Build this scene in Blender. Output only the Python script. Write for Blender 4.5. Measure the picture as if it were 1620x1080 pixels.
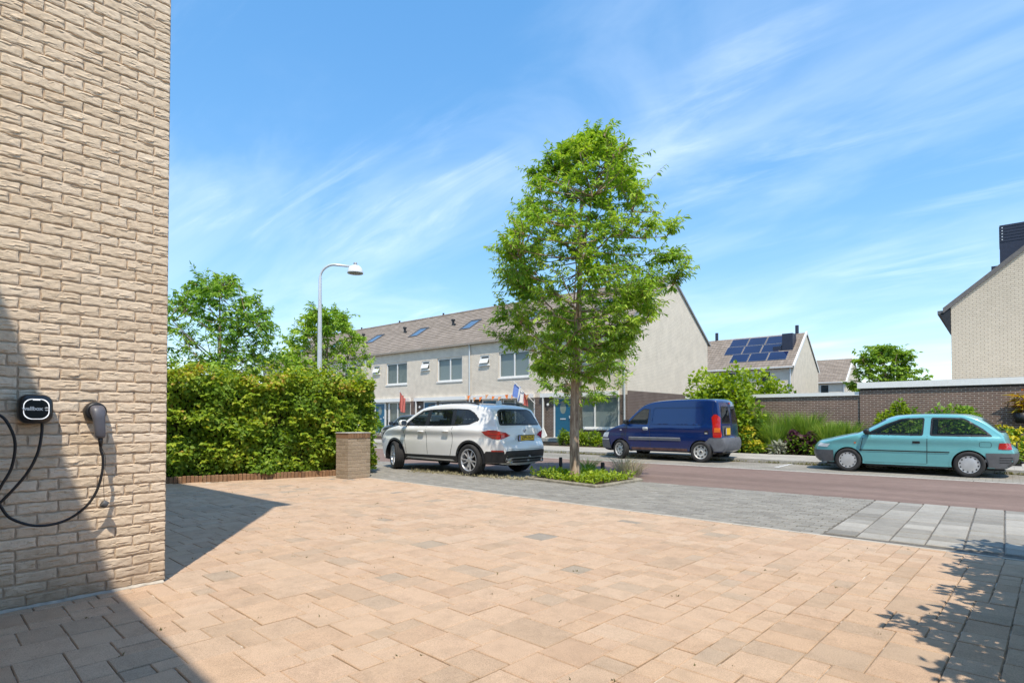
import bpy, bmesh, math, random
import numpy as np
from mathutils import Vector, Matrix
from mathutils.bvhtree import BVHTree
from mathutils.geometry import delaunay_2d_cdt

random.seed(7)
RNG = np.random.default_rng(11)
for o in list(bpy.data.objects):
    bpy.data.objects.remove(o)
S = bpy.context.scene
COL = S.collection
rad = math.radians

# ------------------------------------------------------------------ camera
F_PX, W_PX, H_PX, HORIZON = 910.0, 1620.0, 1080.0, 662.0
CAM_H, YAW, PITCH = 1.245, rad(40.6), rad(1.0)
SHIFT = (HORIZON - H_PX / 2 - F_PX * math.tan(PITCH)) / W_PX
cam_data = bpy.data.cameras.new('camera')
cam_data.sensor_width = 36.0
cam_data.lens = F_PX / W_PX * 36.0
cam_data.shift_y = SHIFT
cam_data.clip_start = 0.05
cam_data.clip_end = 6000
cam = bpy.data.objects.new('camera', cam_data)
COL.objects.link(cam)
cam.location = (0, 0, CAM_H)
cam.rotation_euler = (rad(90) + PITCH, 0, YAW)
S.camera = cam
S.render.resolution_x, S.render.resolution_y = 1024, 682

# ------------------------------------------------------------------ sky, sun, exposure
SUN_EL = rad(60.6)
SUN_AZ = Vector((0.777, -0.629))            # horizontal direction towards the sun
wd = bpy.data.worlds.new('World')
S.world = wd
wd.use_nodes = True
nt = wd.node_tree
nt.nodes.clear()
n_out = nt.nodes.new('ShaderNodeOutputWorld')
n_bg = nt.nodes.new('ShaderNodeBackground')
n_sky = nt.nodes.new('ShaderNodeTexSky')
n_sky.sky_type = 'NISHITA'
n_sky.sun_disc = False
n_sky.sun_elevation = SUN_EL
n_sky.sun_rotation = math.atan2(SUN_AZ.x, SUN_AZ.y)
n_sky.air_density = 1.0
n_sky.dust_density = 0.15
n_sky.ozone_density = 2.6
n_bg.inputs['Strength'].default_value = 0.15
# thin streaks of cirrus, spread over the whole dome
n_tc = nt.nodes.new('ShaderNodeTexCoord')
n_sep = nt.nodes.new('ShaderNodeSeparateXYZ')
nt.links.new(n_tc.outputs['Generated'], n_sep.inputs[0])


def wmath(op, a, b=None):
    m = nt.nodes.new('ShaderNodeMath')
    m.operation = op
    for i, v in enumerate((a, b)):
        if v is None:
            continue
        if isinstance(v, (int, float)):
            m.inputs[i].default_value = v
        else:
            nt.links.new(v, m.inputs[i])
    return m.outputs[0]


n_zz = wmath('ADD', wmath('MAXIMUM', n_sep.outputs[2], 0.0), 0.22)
n_cx = wmath('DIVIDE', n_sep.outputs[0], n_zz)
n_cy = wmath('DIVIDE', n_sep.outputs[1], n_zz)
n_cmb = nt.nodes.new('ShaderNodeCombineXYZ')
nt.links.new(n_cx, n_cmb.inputs[0])
nt.links.new(n_cy, n_cmb.inputs[1])


def wnoise(rot, scale, loc, detail, dist, rough):
    mp = nt.nodes.new('ShaderNodeMapping')
    mp.inputs['Rotation'].default_value = (0, 0, rot)
    mp.inputs['Scale'].default_value = scale
    mp.inputs['Location'].default_value = loc
    nt.links.new(n_cmb.outputs[0], mp.inputs[0])
    nz = nt.nodes.new('ShaderNodeTexNoise')
    nz.inputs['Scale'].default_value = 1.0
    nz.inputs['Detail'].default_value = detail
    nz.inputs['Distortion'].default_value = dist
    nz.inputs['Roughness'].default_value = rough
    nt.links.new(mp.outputs[0], nz.inputs['Vector'])
    return nz.outputs[0]


def wramp(v, lo, hi):
    r = nt.nodes.new('ShaderNodeMapRange')
    r.interpolation_type = 'SMOOTHSTEP'
    r.inputs[1].default_value = lo
    r.inputs[2].default_value = hi
    nt.links.new(v, r.inputs[0])
    return r.outputs[0]


streak = wramp(wnoise(rad(-52), (0.9, 3.9, 1), (0.4, 3.9, 0), 8, 1.3, 0.6), 0.44, 0.80)
patch_ = wramp(wnoise(rad(-10), (1.5, 1.7, 1), (2.3, 6.2, 0), 3, 0.4, 0.5), 0.36, 0.66)
veil = wramp(wnoise(rad(35), (0.9, 1.8, 1), (1.3, 5.2, 0), 6, 0.8, 0.55), 0.36, 0.80)
cloud = wmath('ADD', wmath('MULTIPLY', wmath('MULTIPLY', streak, patch_), 0.30), wmath('MULTIPLY', veil, 0.22))
n_mix = nt.nodes.new('ShaderNodeMix')
n_mix.data_type = 'RGBA'
n_mix.inputs[7].default_value = (4.5, 4.8, 5.1, 1)
nt.links.new(cloud, n_mix.inputs[0])
n_hs = nt.nodes.new('ShaderNodeHueSaturation')
n_hs.inputs['Saturation'].default_value = 1.85
n_hs.inputs['Hue'].default_value = 0.502
n_hs.inputs['Value'].default_value = 1.46
n_gm = nt.nodes.new('ShaderNodeGamma')
n_gm.inputs[1].default_value = 0.50
nt.links.new(n_sky.outputs[0], n_gm.inputs[0])
nt.links.new(n_gm.outputs[0], n_hs.inputs['Color'])
nt.links.new(n_hs.outputs[0], n_mix.inputs[6])
nt.links.new(n_mix.outputs[2], n_bg.inputs['Color'])
nt.links.new(n_bg.outputs[0], n_out.inputs[0])

sun_d = bpy.data.lights.new('sun', 'SUN')
sun_d.energy = 2.15
sun_d.angle = rad(0.53)
sun_d.color = (1.0, 0.91, 0.77)
sun_o = bpy.data.objects.new('sun', sun_d)
COL.objects.link(sun_o)
to_sun = Vector((SUN_AZ.x * math.cos(SUN_EL), SUN_AZ.y * math.cos(SUN_EL), math.sin(SUN_EL)))
sun_o.rotation_euler = to_sun.to_track_quat('Z', 'Y').to_euler()
sun_o.location = (20, -20, 40)

S.view_settings.view_transform = 'Standard'
S.view_settings.look = 'None'
S.view_settings.exposure = 1.24
S.view_settings.gamma = 1.0
S.view_settings.use_curve_mapping = False


# ------------------------------------------------------------------ pixels to places
def ray(px, py):
    u = (px - W_PX / 2) / F_PX
    v = (H_PX / 2 - py) / F_PX + SHIFT * W_PX / F_PX
    fw = math.cos(PITCH) - v * math.sin(PITCH)
    up = math.sin(PITCH) + v * math.cos(PITCH)
    sn, cs = math.sin(YAW), math.cos(YAW)
    return Vector((-sn * fw + cs * u, cs * fw + sn * u, up))


def on_z(px, py, z=0.0):
    d = ray(px, py)
    return Vector((0, 0, CAM_H)) + d * ((z - CAM_H) / d.z)


def on_y(px, py, Y):
    d = ray(px, py)
    return Vector((0, 0, CAM_H)) + d * (Y / d.y)


def on_x(px, py, X):
    d = ray(px, py)
    return Vector((0, 0, CAM_H)) + d * (X / d.x)


def at_d(px, py, dist):
    d = ray(px, py)
    h = math.hypot(d.x, d.y)
    return Vector((0, 0, CAM_H)) + d * (dist / h)


# ------------------------------------------------------------------ mesh builder
class MB:
    def __init__(self):
        self.v, self.f, self.t = [], [], []

    def add(self, verts, faces, tint=0.0):
        b = len(self.v)
        self.v += [tuple(p) for p in verts]
        self.f += [tuple(b + i for i in f) for f in faces]
        self.t += [tint] * len(verts)
        return self

    def box(self, x0, x1, y0, y1, z0, z1, tint=0.0):
        return self.add([(x0, y0, z0), (x1, y0, z0), (x1, y1, z0), (x0, y1, z0),
                         (x0, y0, z1), (x1, y0, z1), (x1, y1, z1), (x0, y1, z1)],
                        [(3, 2, 1, 0), (4, 5, 6, 7), (0, 1, 5, 4), (1, 2, 6, 5), (2, 3, 7, 6), (3, 0, 4, 7)], tint)

    def bbox(self, x0, x1, y0, y1, z0, z1, b=0.006, tint=0.0):
        """box with chamfered top edges"""
        return self.add([(x0, y0, z0), (x1, y0, z0), (x1, y1, z0), (x0, y1, z0),
                         (x0, y0, z1 - b), (x1, y0, z1 - b), (x1, y1, z1 - b), (x0, y1, z1 - b),
                         (x0 + b, y0 + b, z1), (x1 - b, y0 + b, z1), (x1 - b, y1 - b, z1), (x0 + b, y1 - b, z1)],
                        [(0, 1, 5, 4), (1, 2, 6, 5), (2, 3, 7, 6), (3, 0, 4, 7),
                         (4, 5, 9, 8), (5, 6, 10, 9), (6, 7, 11, 10), (7, 4, 8, 11), (8, 9, 10, 11), (3, 2, 1, 0)], tint)

    def quad(self, a, b, c, d, tint=0.0):
        return self.add([a, b, c, d], [(0, 1, 2, 3)], tint)

    def prism(self, pts, axis, a, b, tint=0.0):
        """polygon pts (2D) extruded along axis between a and b; 'x': pts=(y,z) 'y': (x,z) 'z': (x,y)"""
        def P(p, w):
            return {'x': (w, p[0], p[1]), 'y': (p[0], w, p[1]), 'z': (p[0], p[1], w)}[axis]
        n = len(pts)
        vs = [P(p, a) for p in pts] + [P(p, b) for p in pts]
        fs = [tuple(range(n - 1, -1, -1)), tuple(range(n, 2 * n))]
        fs += [(i, (i + 1) % n, n + (i + 1) % n, n + i) for i in range(n)]
        return self.add(vs, fs, tint)

    def tube(self, path, radii, seg=8, cap=True, tint=0.0):
        path = [Vector(p) for p in path]
        if isinstance(radii, (int, float)):
            radii = [radii] * len(path)
        vs, fs = [], []
        up = None
        for i, p in enumerate(path):
            d = (path[min(i + 1, len(path) - 1)] - path[max(i - 1, 0)])
            if d.length < 1e-9:
                d = Vector((0, 0, 1))
            d.normalize()
            if up is None:
                up = d.orthogonal().normalized()
            up = (up - d * up.dot(d))
            if up.length < 1e-6:
                up = d.orthogonal()
            up.normalize()
            w = d.cross(up)
            for k in range(seg):
                a = 2 * math.pi * k / seg
                vs.append(p + (up * math.cos(a) + w * math.sin(a)) * radii[i])
        for i in range(len(path) - 1):
            for k in range(seg):
                k2 = (k + 1) % seg
                fs.append((i * seg + k, i * seg + k2, (i + 1) * seg + k2, (i + 1) * seg + k))
        if cap:
            fs.append(tuple(range(seg - 1, -1, -1)))
            n = (len(path) - 1) * seg
            fs.append(tuple(range(n, n + seg)))
        return self.add(vs, fs, tint)

    def lathe(self, prof, seg=24, axis='z', center=(0, 0, 0), tint=0.0):
        """prof: (radius, along) pairs"""
        vs, fs = [], []
        c = Vector(center)
        for r, h in prof:
            for k in range(seg):
                a = 2 * math.pi * k / seg
                if axis == 'z':
                    vs.append(c + Vector((r * math.cos(a), r * math.sin(a), h)))
                elif axis == 'y':
                    vs.append(c + Vector((r * math.sin(a), h, r * math.cos(a))))
                else:
                    vs.append(c + Vector((h, r * math.cos(a), r * math.sin(a))))
        for i in range(len(prof) - 1):
            for k in range(seg):
                k2 = (k + 1) % seg
                fs.append((i * seg + k, i * seg + k2, (i + 1) * seg + k2, (i + 1) * seg + k))
        return self.add(vs, fs, tint)

    def xf(self, M):
        self.v = [tuple(M @ Vector(p)) for p in self.v]
        return self

    def build(self, name, mat=None, parent=None, smooth=False, loc=None, fixn=False):
        me = bpy.data.meshes.new(name)
        me.from_pydata(self.v, [], self.f)
        if fixn:
            bm = bmesh.new()
            bm.from_mesh(me)
            bmesh.ops.recalc_face_normals(bm, faces=bm.faces)
            bm.to_mesh(me)
            bm.free()
        if any(self.t):
            at = me.attributes.new('tint', 'FLOAT', 'POINT')
            at.data.foreach_set('value', self.t)
        if smooth:
            me.polygons.foreach_set('use_smooth', [True] * len(me.polygons))
        if mat:
            me.materials.append(mat)
        o = bpy.data.objects.new(name, me)
        COL.objects.link(o)
        if parent:
            o.parent = parent
        if loc is not None:
            o.location = loc
        return o


def np_mesh(name, V, tris, mat, parent=None, tint=None, smooth=False):
    me = bpy.data.meshes.new(name)
    V = np.asarray(V, dtype=np.float32)
    tris = np.asarray(tris, dtype=np.int32)
    k = tris.shape[1]
    me.vertices.add(len(V))
    me.vertices.foreach_set('co', V.ravel())
    me.loops.add(tris.size)
    me.loops.foreach_set('vertex_index', tris.ravel())
    me.polygons.add(len(tris))
    me.polygons.foreach_set('loop_start', np.arange(0, tris.size, k, dtype=np.int32))
    me.update(calc_edges=True)
    if tint is not None:
        at = me.attributes.new('tint', 'FLOAT', 'POINT')
        at.data.foreach_set('value', np.asarray(tint, dtype=np.float32))
    if smooth:
        me.polygons.foreach_set('use_smooth', np.ones(len(tris), dtype=bool))
    me.materials.append(mat)
    o = bpy.data.objects.new(name, me)
    COL.objects.link(o)
    if parent:
        o.parent = parent
    return o


def empty(name, loc=(0, 0, 0), rz=0.0):
    o = bpy.data.objects.new(name, None)
    o.empty_display_size = 0.2
    COL.objects.link(o)
    o.location = loc
    o.rotation_euler = (0, 0, rz)
    return o


def tag(o, label, cat, group=None, kind=None):
    o['label'] = label
    o['category'] = cat
    if group:
        o['group'] = group
    if kind:
        o['kind'] = kind
    return o


def struct(o):
    o['kind'] = 'structure'
    return o


def stuff(o):
    o['kind'] = 'stuff'
    return o


def inst(src, parent, loc=None, rot=None):
    c = src.copy()
    COL.objects.link(c)
    c.parent = parent
    if loc is not None:
        c.location = loc
    if rot is not None:
        c.rotation_euler = rot
    return c


def text_mesh(body, size, mat, name, parent, M, ext=0.001, bold=0.0):
    cu = bpy.data.curves.new(name, 'FONT')
    cu.body = body
    cu.size = size
    cu.align_x = 'CENTER'
    cu.align_y = 'CENTER'
    cu.extrude = ext
    cu.offset = bold
    t = bpy.data.objects.new('lettering_curve', cu)
    COL.objects.link(t)
    bpy.context.view_layer.update()
    me = bpy.data.meshes.new_from_object(t.evaluated_get(bpy.context.evaluated_depsgraph_get()))
    bpy.data.objects.remove(t)
    bpy.data.curves.remove(cu)
    me.transform(M)
    me.materials.clear()
    me.materials.append(mat)
    o = bpy.data.objects.new(name, me)
    COL.objects.link(o)
    o.parent = parent
    return o


# ------------------------------------------------------------------ materials
class NT:
    """tiny node-tree helper"""
    def __init__(self, name):
        self.m = bpy.data.materials.new(name)
        self.m.use_nodes = True
        self.t = self.m.node_tree
        self.b = self.t.nodes['Principled BSDF']
        self.out = self.t.nodes['Material Output']

    def n(self, typ, **kw):
        nd = self.t.nodes.new(typ)
        for k, v in kw.items():
            setattr(nd, k, v)
        return nd

    def link(self, a, b):
        self.t.links.new(a, b)

    def set(self, nd, **kw):
        for k, v in kw.items():
            s = nd.inputs[int(k[1:])] if k[0] == 'i' and k[1:].isdigit() else nd.inputs[k.replace('_', ' ')]
            if hasattr(v, 'is_linked') or hasattr(v, 'links'):
                self.link(v, s)
            else:
                s.default_value = v
        return nd

    def coord(self, kind='Object'):
        return self.n('ShaderNodeTexCoord').outputs[kind]

    def noise(self, vec, scale, detail=4, rough=0.55, dist=0.0):
        nz = self.n('ShaderNodeTexNoise')
        self.set(nz, Scale=scale, Detail=detail, Roughness=rough, Distortion=dist)
        if vec is not None:
            self.link(vec, nz.inputs['Vector'])
        return nz.outputs[0]

    def math(self, op, a, b=0.0, clamp=False):
        m = self.n('ShaderNodeMath', operation=op, use_clamp=clamp)
        self.set(m, i0=a, i1=b)
        return m.outputs[0]

    def ramp(self, fac, stops):
        r = self.n('ShaderNodeValToRGB')
        e = r.color_ramp.elements
        while len(e) < len(stops):
            e.new(0.5)
        for el, (p, c) in zip(e, stops):
            el.position = p
            el.color = (*c, 1) if len(c) == 3 else c
        self.link(fac, r.inputs[0])
        return r.outputs[0]

    def mix(self, fac, a, b, mode='MIX'):
        m = self.n('ShaderNodeMix', data_type='RGBA', blend_type=mode)
        for idx, v in ((0, fac), (6, a), (7, b)):
            if hasattr(v, 'links'):
                self.link(v, m.inputs[idx])
            elif idx == 0:
                m.inputs[0].default_value = v
            else:
                m.inputs[idx].default_value = (*v, 1) if len(v) == 3 else v
        return m.outputs[2]

    def bump(self, h, strength=0.3, dist=0.01, normal=None):
        b = self.n('ShaderNodeBump')
        self.set(b, Strength=strength, Distance=dist)
        self.link(h, b.inputs['Height'])
        if normal is not None:
            self.link(normal, b.inputs['Normal'])
        self.link(b.outputs[0], self.b.inputs['Normal'])
        return b.outputs[0]

    def attr(self, name='tint'):
        a = self.n('ShaderNodeAttribute', attribute_name=name)
        return a.outputs['Fac']

    def rnd(self):
        return self.n('ShaderNodeObjectInfo').outputs['Random']

    def base(self, col, rough=0.8, spec=0.3):
        if hasattr(col, 'links'):
            self.link(col, self.b.inputs['Base Color'])
        else:
            self.b.inputs['Base Color'].default_value = (*col, 1)
        if hasattr(rough, 'links'):
            self.link(rough, self.b.inputs['Roughness'])
        else:
            self.b.inputs['Roughness'].default_value = rough
        self.b.inputs['Specular IOR Level'].default_value = spec
        return self


def plain(name, col, rough=0.6, metal=0.0, spec=0.5, var=0.12, scale=9.0, bump=0.0):
    k = NT(name)
    nz = k.noise(k.coord(), scale, 5)
    lo = tuple(c * (1 - var) for c in col)
    hi = tuple(min(1, c * (1 + var)) for c in col)
    k.base(k.ramp(nz, [(0.3, lo), (0.7, hi)]), rough, spec)
    k.b.inputs['Metallic'].default_value = metal
    if bump:
        k.bump(nz, bump, 0.005)
    return k.m


def leaf_mat(name, stops, rough=0.5, trans=0.35, gloss=0.25):
    k = NT(name)
    col = k.ramp(k.attr('tint'), stops)
    k.base(col, rough, gloss)
    tr = k.n('ShaderNodeBsdfTranslucent')
    hs = k.n('ShaderNodeHueSaturation')
    k.set(hs, Hue=0.487, Saturation=1.1, Value=1.6)
    k.link(col, hs.inputs['Color'])
    k.link(hs.outputs[0], tr.inputs['Color'])
    mx = k.n('ShaderNodeMixShader')
    mx.inputs[0].default_value = trans
    k.link(k.b.outputs[0], mx.inputs[1])
    k.link(tr.outputs[0], mx.inputs[2])
    k.link(mx.outputs[0], k.out.inputs[0])
    return k.m


def brick_mat(name, c1, c2, mortar, w=0.22, h=0.075, ms=0.011, bump=0.5, var=0.25, rough=0.9):
    """brick courses on any upright face, laid in object space"""
    k = NT(name)
    co = k.coord()
    sp = k.n('ShaderNodeSeparateXYZ')
    k.link(co, sp.inputs[0])
    cb = k.n('ShaderNodeCombineXYZ')
    k.link(k.math('ADD', sp.outputs[0], sp.outputs[1]), cb.inputs[0])
    k.link(sp.outputs[2], cb.inputs[1])
    br = k.n('ShaderNodeTexBrick', offset=0.5)
    k.set(br, Scale=1.0, Mortar_Size=ms, Mortar_Smooth=0.15, Bias=0.0, Brick_Width=w, Row_Height=h)
    br.inputs['Color1'].default_value = (*c1, 1)
    br.inputs['Color2'].default_value = (*c2, 1)
    br.inputs['Mortar'].default_value = (*mortar, 1)
    k.link(cb.outputs[0], br.inputs['Vector'])
    nz = k.noise(co, 2.2, 5, 0.6)
    nf = k.noise(co, 40, 4, 0.6)
    shade = k.ramp(nz, [(0.3, (1 - var,) * 3), (0.7, (1 + var * .35,) * 3)])
    c = k.mix(1.0, br.outputs['Color'], shade, 'MULTIPLY')
    k.base(c, rough, 0.2)
    hgt = k.math('SUBTRACT', k.math('MULTIPLY', nf, 0.35), br.outputs['Fac'])
    k.bump(hgt, bump, 0.008)
    return k.m


M = {}
M['white'] = plain('white_paint', (0.78, 0.77, 0.74), 0.45, var=0.04)
M['pvc'] = plain('white_frame', (0.74, 0.73, 0.70), 0.4, var=0.05)
M['dark'] = plain('black_plastic', (0.018, 0.018, 0.02), 0.45, var=0.2)
M['mid'] = plain('grey_plastic', (0.10, 0.10, 0.105), 0.5, var=0.15)
M['zinc'] = plain('zinc_grey', (0.33, 0.33, 0.33), 0.45, 0.4, var=0.12)
M['galv'] = plain('pale_steel', (0.62, 0.64, 0.65), 0.4, 0.3, var=0.06)
M['cloth_white'] = plain('white_cloth', (0.75, 0.75, 0.75), 0.9, spec=0.1, var=0.05)
M['orange'] = plain('orange_cloth', (0.75, 0.20, 0.04), 0.9, spec=0.1)
M['red_cloth'] = plain('red_cloth', (0.55, 0.17, 0.15), 0.9, spec=0.1)
M['blue_cloth'] = plain('blue_cloth', (0.16, 0.25, 0.58), 0.9, spec=0.1)
M['wood'] = plain('weathered_wood', (0.30, 0.24, 0.17), 0.85, var=0.3, scale=14, bump=0.2)
M['postwood'] = plain('dark_stained_wood', (0.035, 0.028, 0.024), 0.8, var=0.4, scale=25, bump=0.3)
M['soil'] = plain('soil', (0.085, 0.062, 0.042), 0.95, spec=0.1, var=0.4, scale=18, bump=0.6)
M['concrete'] = plain('concrete', (0.40, 0.38, 0.34), 0.9, spec=0.2, var=0.22, scale=11, bump=0.25)
M['rubber'] = plain('tyre_rubber', (0.035, 0.034, 0.034), 0.8, spec=0.25, var=0.25)
M['inside'] = plain('car_interior', (0.022, 0.023, 0.026), 0.8, spec=0.2)
M['seat'] = plain('seat_fabric', (0.035, 0.037, 0.045), 0.9, spec=0.1)
M['chrome'] = plain('chrome', (0.75, 0.76, 0.78), 0.18, 1.0, var=0.03)
M['teal_door'] = plain('teal_door_paint', (0.010, 0.105, 0.19), 0.4, var=0.06)
M['yellow_plate'] = plain('yellow_plate', (0.78, 0.50, 0.03), 0.45, var=0.05)


def glass_mat(name, col, rough=0.03, alpha_t=0.5, spec=0.6):
    k = NT(name)
    k.base(col, rough, spec)
    k.b.inputs['IOR'].default_value = 1.5
    k.b.inputs['Coat Weight'].default_value = 0.6
    k.b.inputs['Coat Roughness'].default_value = 0.01
    tr = k.n('ShaderNodeBsdfTransparent')
    tr.inputs[0].default_value = (0.80, 0.87, 0.85, 1)
    mx = k.n('ShaderNodeMixShader')
    mx.inputs[0].default_value = alpha_t
    k.link(k.b.outputs[0], mx.inputs[1])
    k.link(tr.outputs[0], mx.inputs[2])
    k.link(mx.outputs[0], k.out.inputs[0])
    return k.m


M['tint_glass'] = glass_mat('tinted_car_glass', (0.012, 0.016, 0.02), alpha_t=0.45)
M['clear_glass'] = glass_mat('clear_car_glass', (0.03, 0.04, 0.04), alpha_t=0.82)
M['house_glass'] = glass_mat('window_glass', (0.05, 0.07, 0.08), alpha_t=0.62)
k = NT('roof_window_glass'); k.base((0.10, 0.13, 0.17), 0.05, 0.8); k.b.inputs['Coat Weight'].default_value = 0.8; M['sky_glass'] = k.m


def car_paint(name, col, metal=0.35, rough=0.38):
    k = NT(name)
    fl = k.noise(k.coord(), 900, 2)
    gr = k.noise(k.coord(), 2.5, 4)
    c = k.ramp(gr, [(0.3, tuple(x * 0.93 for x in col)), (0.7, col)])
    k.base(c, rough, 0.5)
    k.b.inputs['Metallic'].default_value = metal
    k.b.inputs['Coat Weight'].default_value = 0.9
    k.b.inputs['Coat Roughness'].default_value = 0.04
    k.bump(fl, 0.02, 0.001)
    return k.m


M['p_white'] = car_paint('silver_white_paint', (0.86, 0.85, 0.82), 0.05, 0.30)
M['p_blue'] = car_paint('deep_blue_paint', (0.001, 0.018, 0.105), 0.0, 0.22)
M['p_teal'] = car_paint('pale_turquoise_paint', (0.155, 0.46, 0.48), 0.15, 0.30)
M['p_grey'] = car_paint('dark_grey_paint', (0.10, 0.115, 0.125), 0.4, 0.35)
k = NT('red_lamp_lens'); k.base((0.42, 0.008, 0.008), 0.12, 0.6); k.b.inputs['Coat Weight'].default_value = 0.8; M['red_lens'] = k.m
k = NT('amber_lamp_lens'); k.base((0.75, 0.16, 0.01), 0.15, 0.6); k.b.inputs['Coat Weight'].default_value = 0.8; M['amber_lens'] = k.m
k = NT('clear_lamp_lens'); k.base((0.62, 0.65, 0.67), 0.12, 0.6); k.b.inputs['Coat Weight'].default_value = 0.8; M['clear_lens'] = k.m
M['alloy'] = plain('alloy_rim', (0.62, 0.62, 0.63), 0.32, 0.7, var=0.05)
M['hubcap'] = plain('silver_hubcap', (0.55, 0.55, 0.55), 0.42, 0.45, var=0.10)
M['steel_rim'] = plain('worn_steel_rim', (0.52, 0.51, 0.48), 0.5, 0.35, var=0.25, scale=25)
M['disc'] = plain('dark_brake', (0.03, 0.03, 0.032), 0.5, 0.3)
M['worn_bumper'] = plain('faded_grey_bumper', (0.115, 0.12, 0.135), 0.6, var=0.2)
# ================================================================== GROUND
k = NT('rough_grass_ground')
nz = k.noise(k.coord(), 0.6, 6); nf = k.noise(k.coord(), 22, 4)
k.base(k.mix(nf, k.ramp(nz, [(0.3, (0.06, 0.085, 0.03)), (0.7, (0.10, 0.11, 0.05))]), (0.05, 0.07, 0.025)), 0.95, 0.1)
k.bump(nf, 0.6, 0.03); M['ground'] = k.m

k = NT('red_asphalt')
co = k.coord()
n1 = k.noise(co, 0.35, 5, 0.6); n2 = k.noise(co, 260, 3, 0.7); n3 = k.noise(co, 5, 5, 0.65)
c = k.ramp(n1, [(0.3, (0.215, 0.148, 0.122)), (0.7, (0.270, 0.192, 0.160))])
c = k.mix(1.0, c, k.ramp(n2, [(0.35, (0.72,) * 3), (0.65, (1.15,) * 3)]), 'MULTIPLY')
c = k.mix(1.0, c, k.ramp(n3, [(0.3, (0.88,) * 3), (0.7, (1.05,) * 3)]), 'MULTIPLY')
mp = k.n('ShaderNodeMapping'); mp.inputs['Scale'].default_value = (0.10, 1.6, 1); k.link(co, mp.inputs[0])
c = k.mix(1.0, c, k.ramp(k.noise(mp.outputs[0], 1.0, 4, 0.6), [(0.35, (0.84,) * 3), (0.6, (1.05,) * 3)]), 'MULTIPLY')
sp_ = k.noise(co, 2.3, 6, 0.7, 0.5)
c = k.mix(k.ramp(sp_, [(0.24, (0.6,) * 3), (0.33, (0, 0, 0))]), c, (0.09, 0.07, 0.07))
k.base(c, 0.92, 0.2); k.bump(n2, 0.5, 0.004); M['asphalt'] = k.m


def paver_mat(name, stops, wear, speck=0.27, bump=0.4, gain=1.0):
    """single pavers: colour by piece, sand-blasted grain, stains with shapes of their own"""
    k = NT(name)
    co = k.n('ShaderNodeNewGeometry').outputs['Position']
    t = k.math('FRACT', k.math('ADD', k.attr('tint'), k.rnd()))
    c = k.ramp(t, [(p_, tuple(x * gain for x in q_)) for p_, q_ in stops])
    wear = tuple(x * gain for x in wear)
    wfac = 0.45 if gain > 1 else 0.2
    g = k.noise(co, 190, 3, 0.75)
    c = k.mix(1.0, c, k.ramp(g, [(0.30, (1 - speck * 1.5,) * 3), (0.5, (1.0,) * 3), (0.72, (1 + speck,) * 3)]), 'MULTIPLY')
    m = k.noise(co, 6.5, 6, 0.65, 0.4)
    c = k.mix(1.0, c, k.ramp(m, [(0.28, (0.84,) * 3), (0.52, (1.0,) * 3), (0.75, (1.07,) * 3)]), 'MULTIPLY')
    l = k.noise(co, 0.9, 4, 0.6)
    c = k.mix(k.ramp(l, [(0.52, (0, 0, 0)), (0.75, (wfac,) * 3)]), c, wear)
    s = k.noise(co, 3.1, 7, 0.7, 1.2)
    c = k.mix(k.ramp(s, [(0.70, (0, 0, 0)), (0.80, (0.55,) * 3)]), c, tuple(min(1, x * 1.35) for x in wear))
    d_ = k.noise(co, 1.7, 6, 0.7, 0.8)
    c = k.mix(k.ramp(d_, [(0.24, (0.55,) * 3), (0.40, (0, 0, 0))]), c, tuple(x * .55 for x in wear))
    k.base(c, 0.9, 0.2)
    k.bump(k.math('ADD', g, k.math('MULTIPLY', m, 2.0)), bump, 0.004)
    return k.m


M['tile'] = paver_mat('peach_concrete_paver', [(0.0, (0.49, 0.345, 0.24)), (0.22, (0.515, 0.37, 0.258)), (0.40, (0.455, 0.315, 0.215)), (0.55, (0.50, 0.35, 0.236)),
                      (0.74, (0.51, 0.375, 0.268)), (0.86, (0.435, 0.31, 0.213)), (0.984, (0.43, 0.325, 0.235)), (0.993, (0.34, 0.28, 0.215)), (1.0, (0.29, 0.255, 0.215))], (0.50, 0.37, 0.255), gain=1.04)
M['greytile'] = paver_mat('grey_concrete_tile', [(0.0, (0.215, 0.20, 0.175)), (0.25, (0.36, 0.34, 0.30)), (0.45, (0.26, 0.242, 0.212)), (0.7, (0.40, 0.375, 0.33)), (0.85, (0.30, 0.28, 0.245)), (1.0, (0.23, 0.215, 0.188))], (0.36, 0.325, 0.265), 0.25)
M['greybrick'] = paver_mat('grey_paving_brick', [(0.0, (0.25, 0.235, 0.205)), (0.4, (0.29, 0.272, 0.238)), (0.75, (0.225, 0.21, 0.185)), (1.0, (0.32, 0.30, 0.262))], (0.33, 0.295, 0.24), 0.25)
k = NT('joint_sand')
co = k.coord(); n1 = k.noise(co, 4.0, 6, 0.7); n2 = k.noise(co, 120, 3)
c = k.ramp(n1, [(0.36, (0.16, 0.115, 0.08)), (0.52, (0.28, 0.21, 0.15)), (0.62, (0.64, 0.58, 0.49))])
k.base(c, 0.95, 0.1); k.bump(n2, 0.5, 0.006); M['sand'] = k.m
k = NT('far_paving')
co = k.coord()
br = k.n('ShaderNodeTexBrick', offset=0.5)
k.set(br, Scale=1.0, Mortar_Size=0.006, Brick_Width=0.21, Row_Height=0.105)
br.inputs['Color1'].default_value = (0.33, 0.305, 0.26, 1); br.inputs['Color2'].default_value = (0.27, 0.25, 0.215, 1); br.inputs['Mortar'].default_value = (0.17, 0.155, 0.12, 1)
k.link(co, br.inputs['Vector'])
n1 = k.noise(co, 0.8, 6)
k.base(k.mix(1.0, br.outputs['Color'], k.ramp(n1, [(0.3, (0.78,) * 3), (0.7, (1.12,) * 3)]), 'MULTIPLY'), 0.92, 0.15)
k.bump(br.outputs['Fac'], -0.4, 0.005); M['bay'] = k.m
k = NT('far_footpath')
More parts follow.
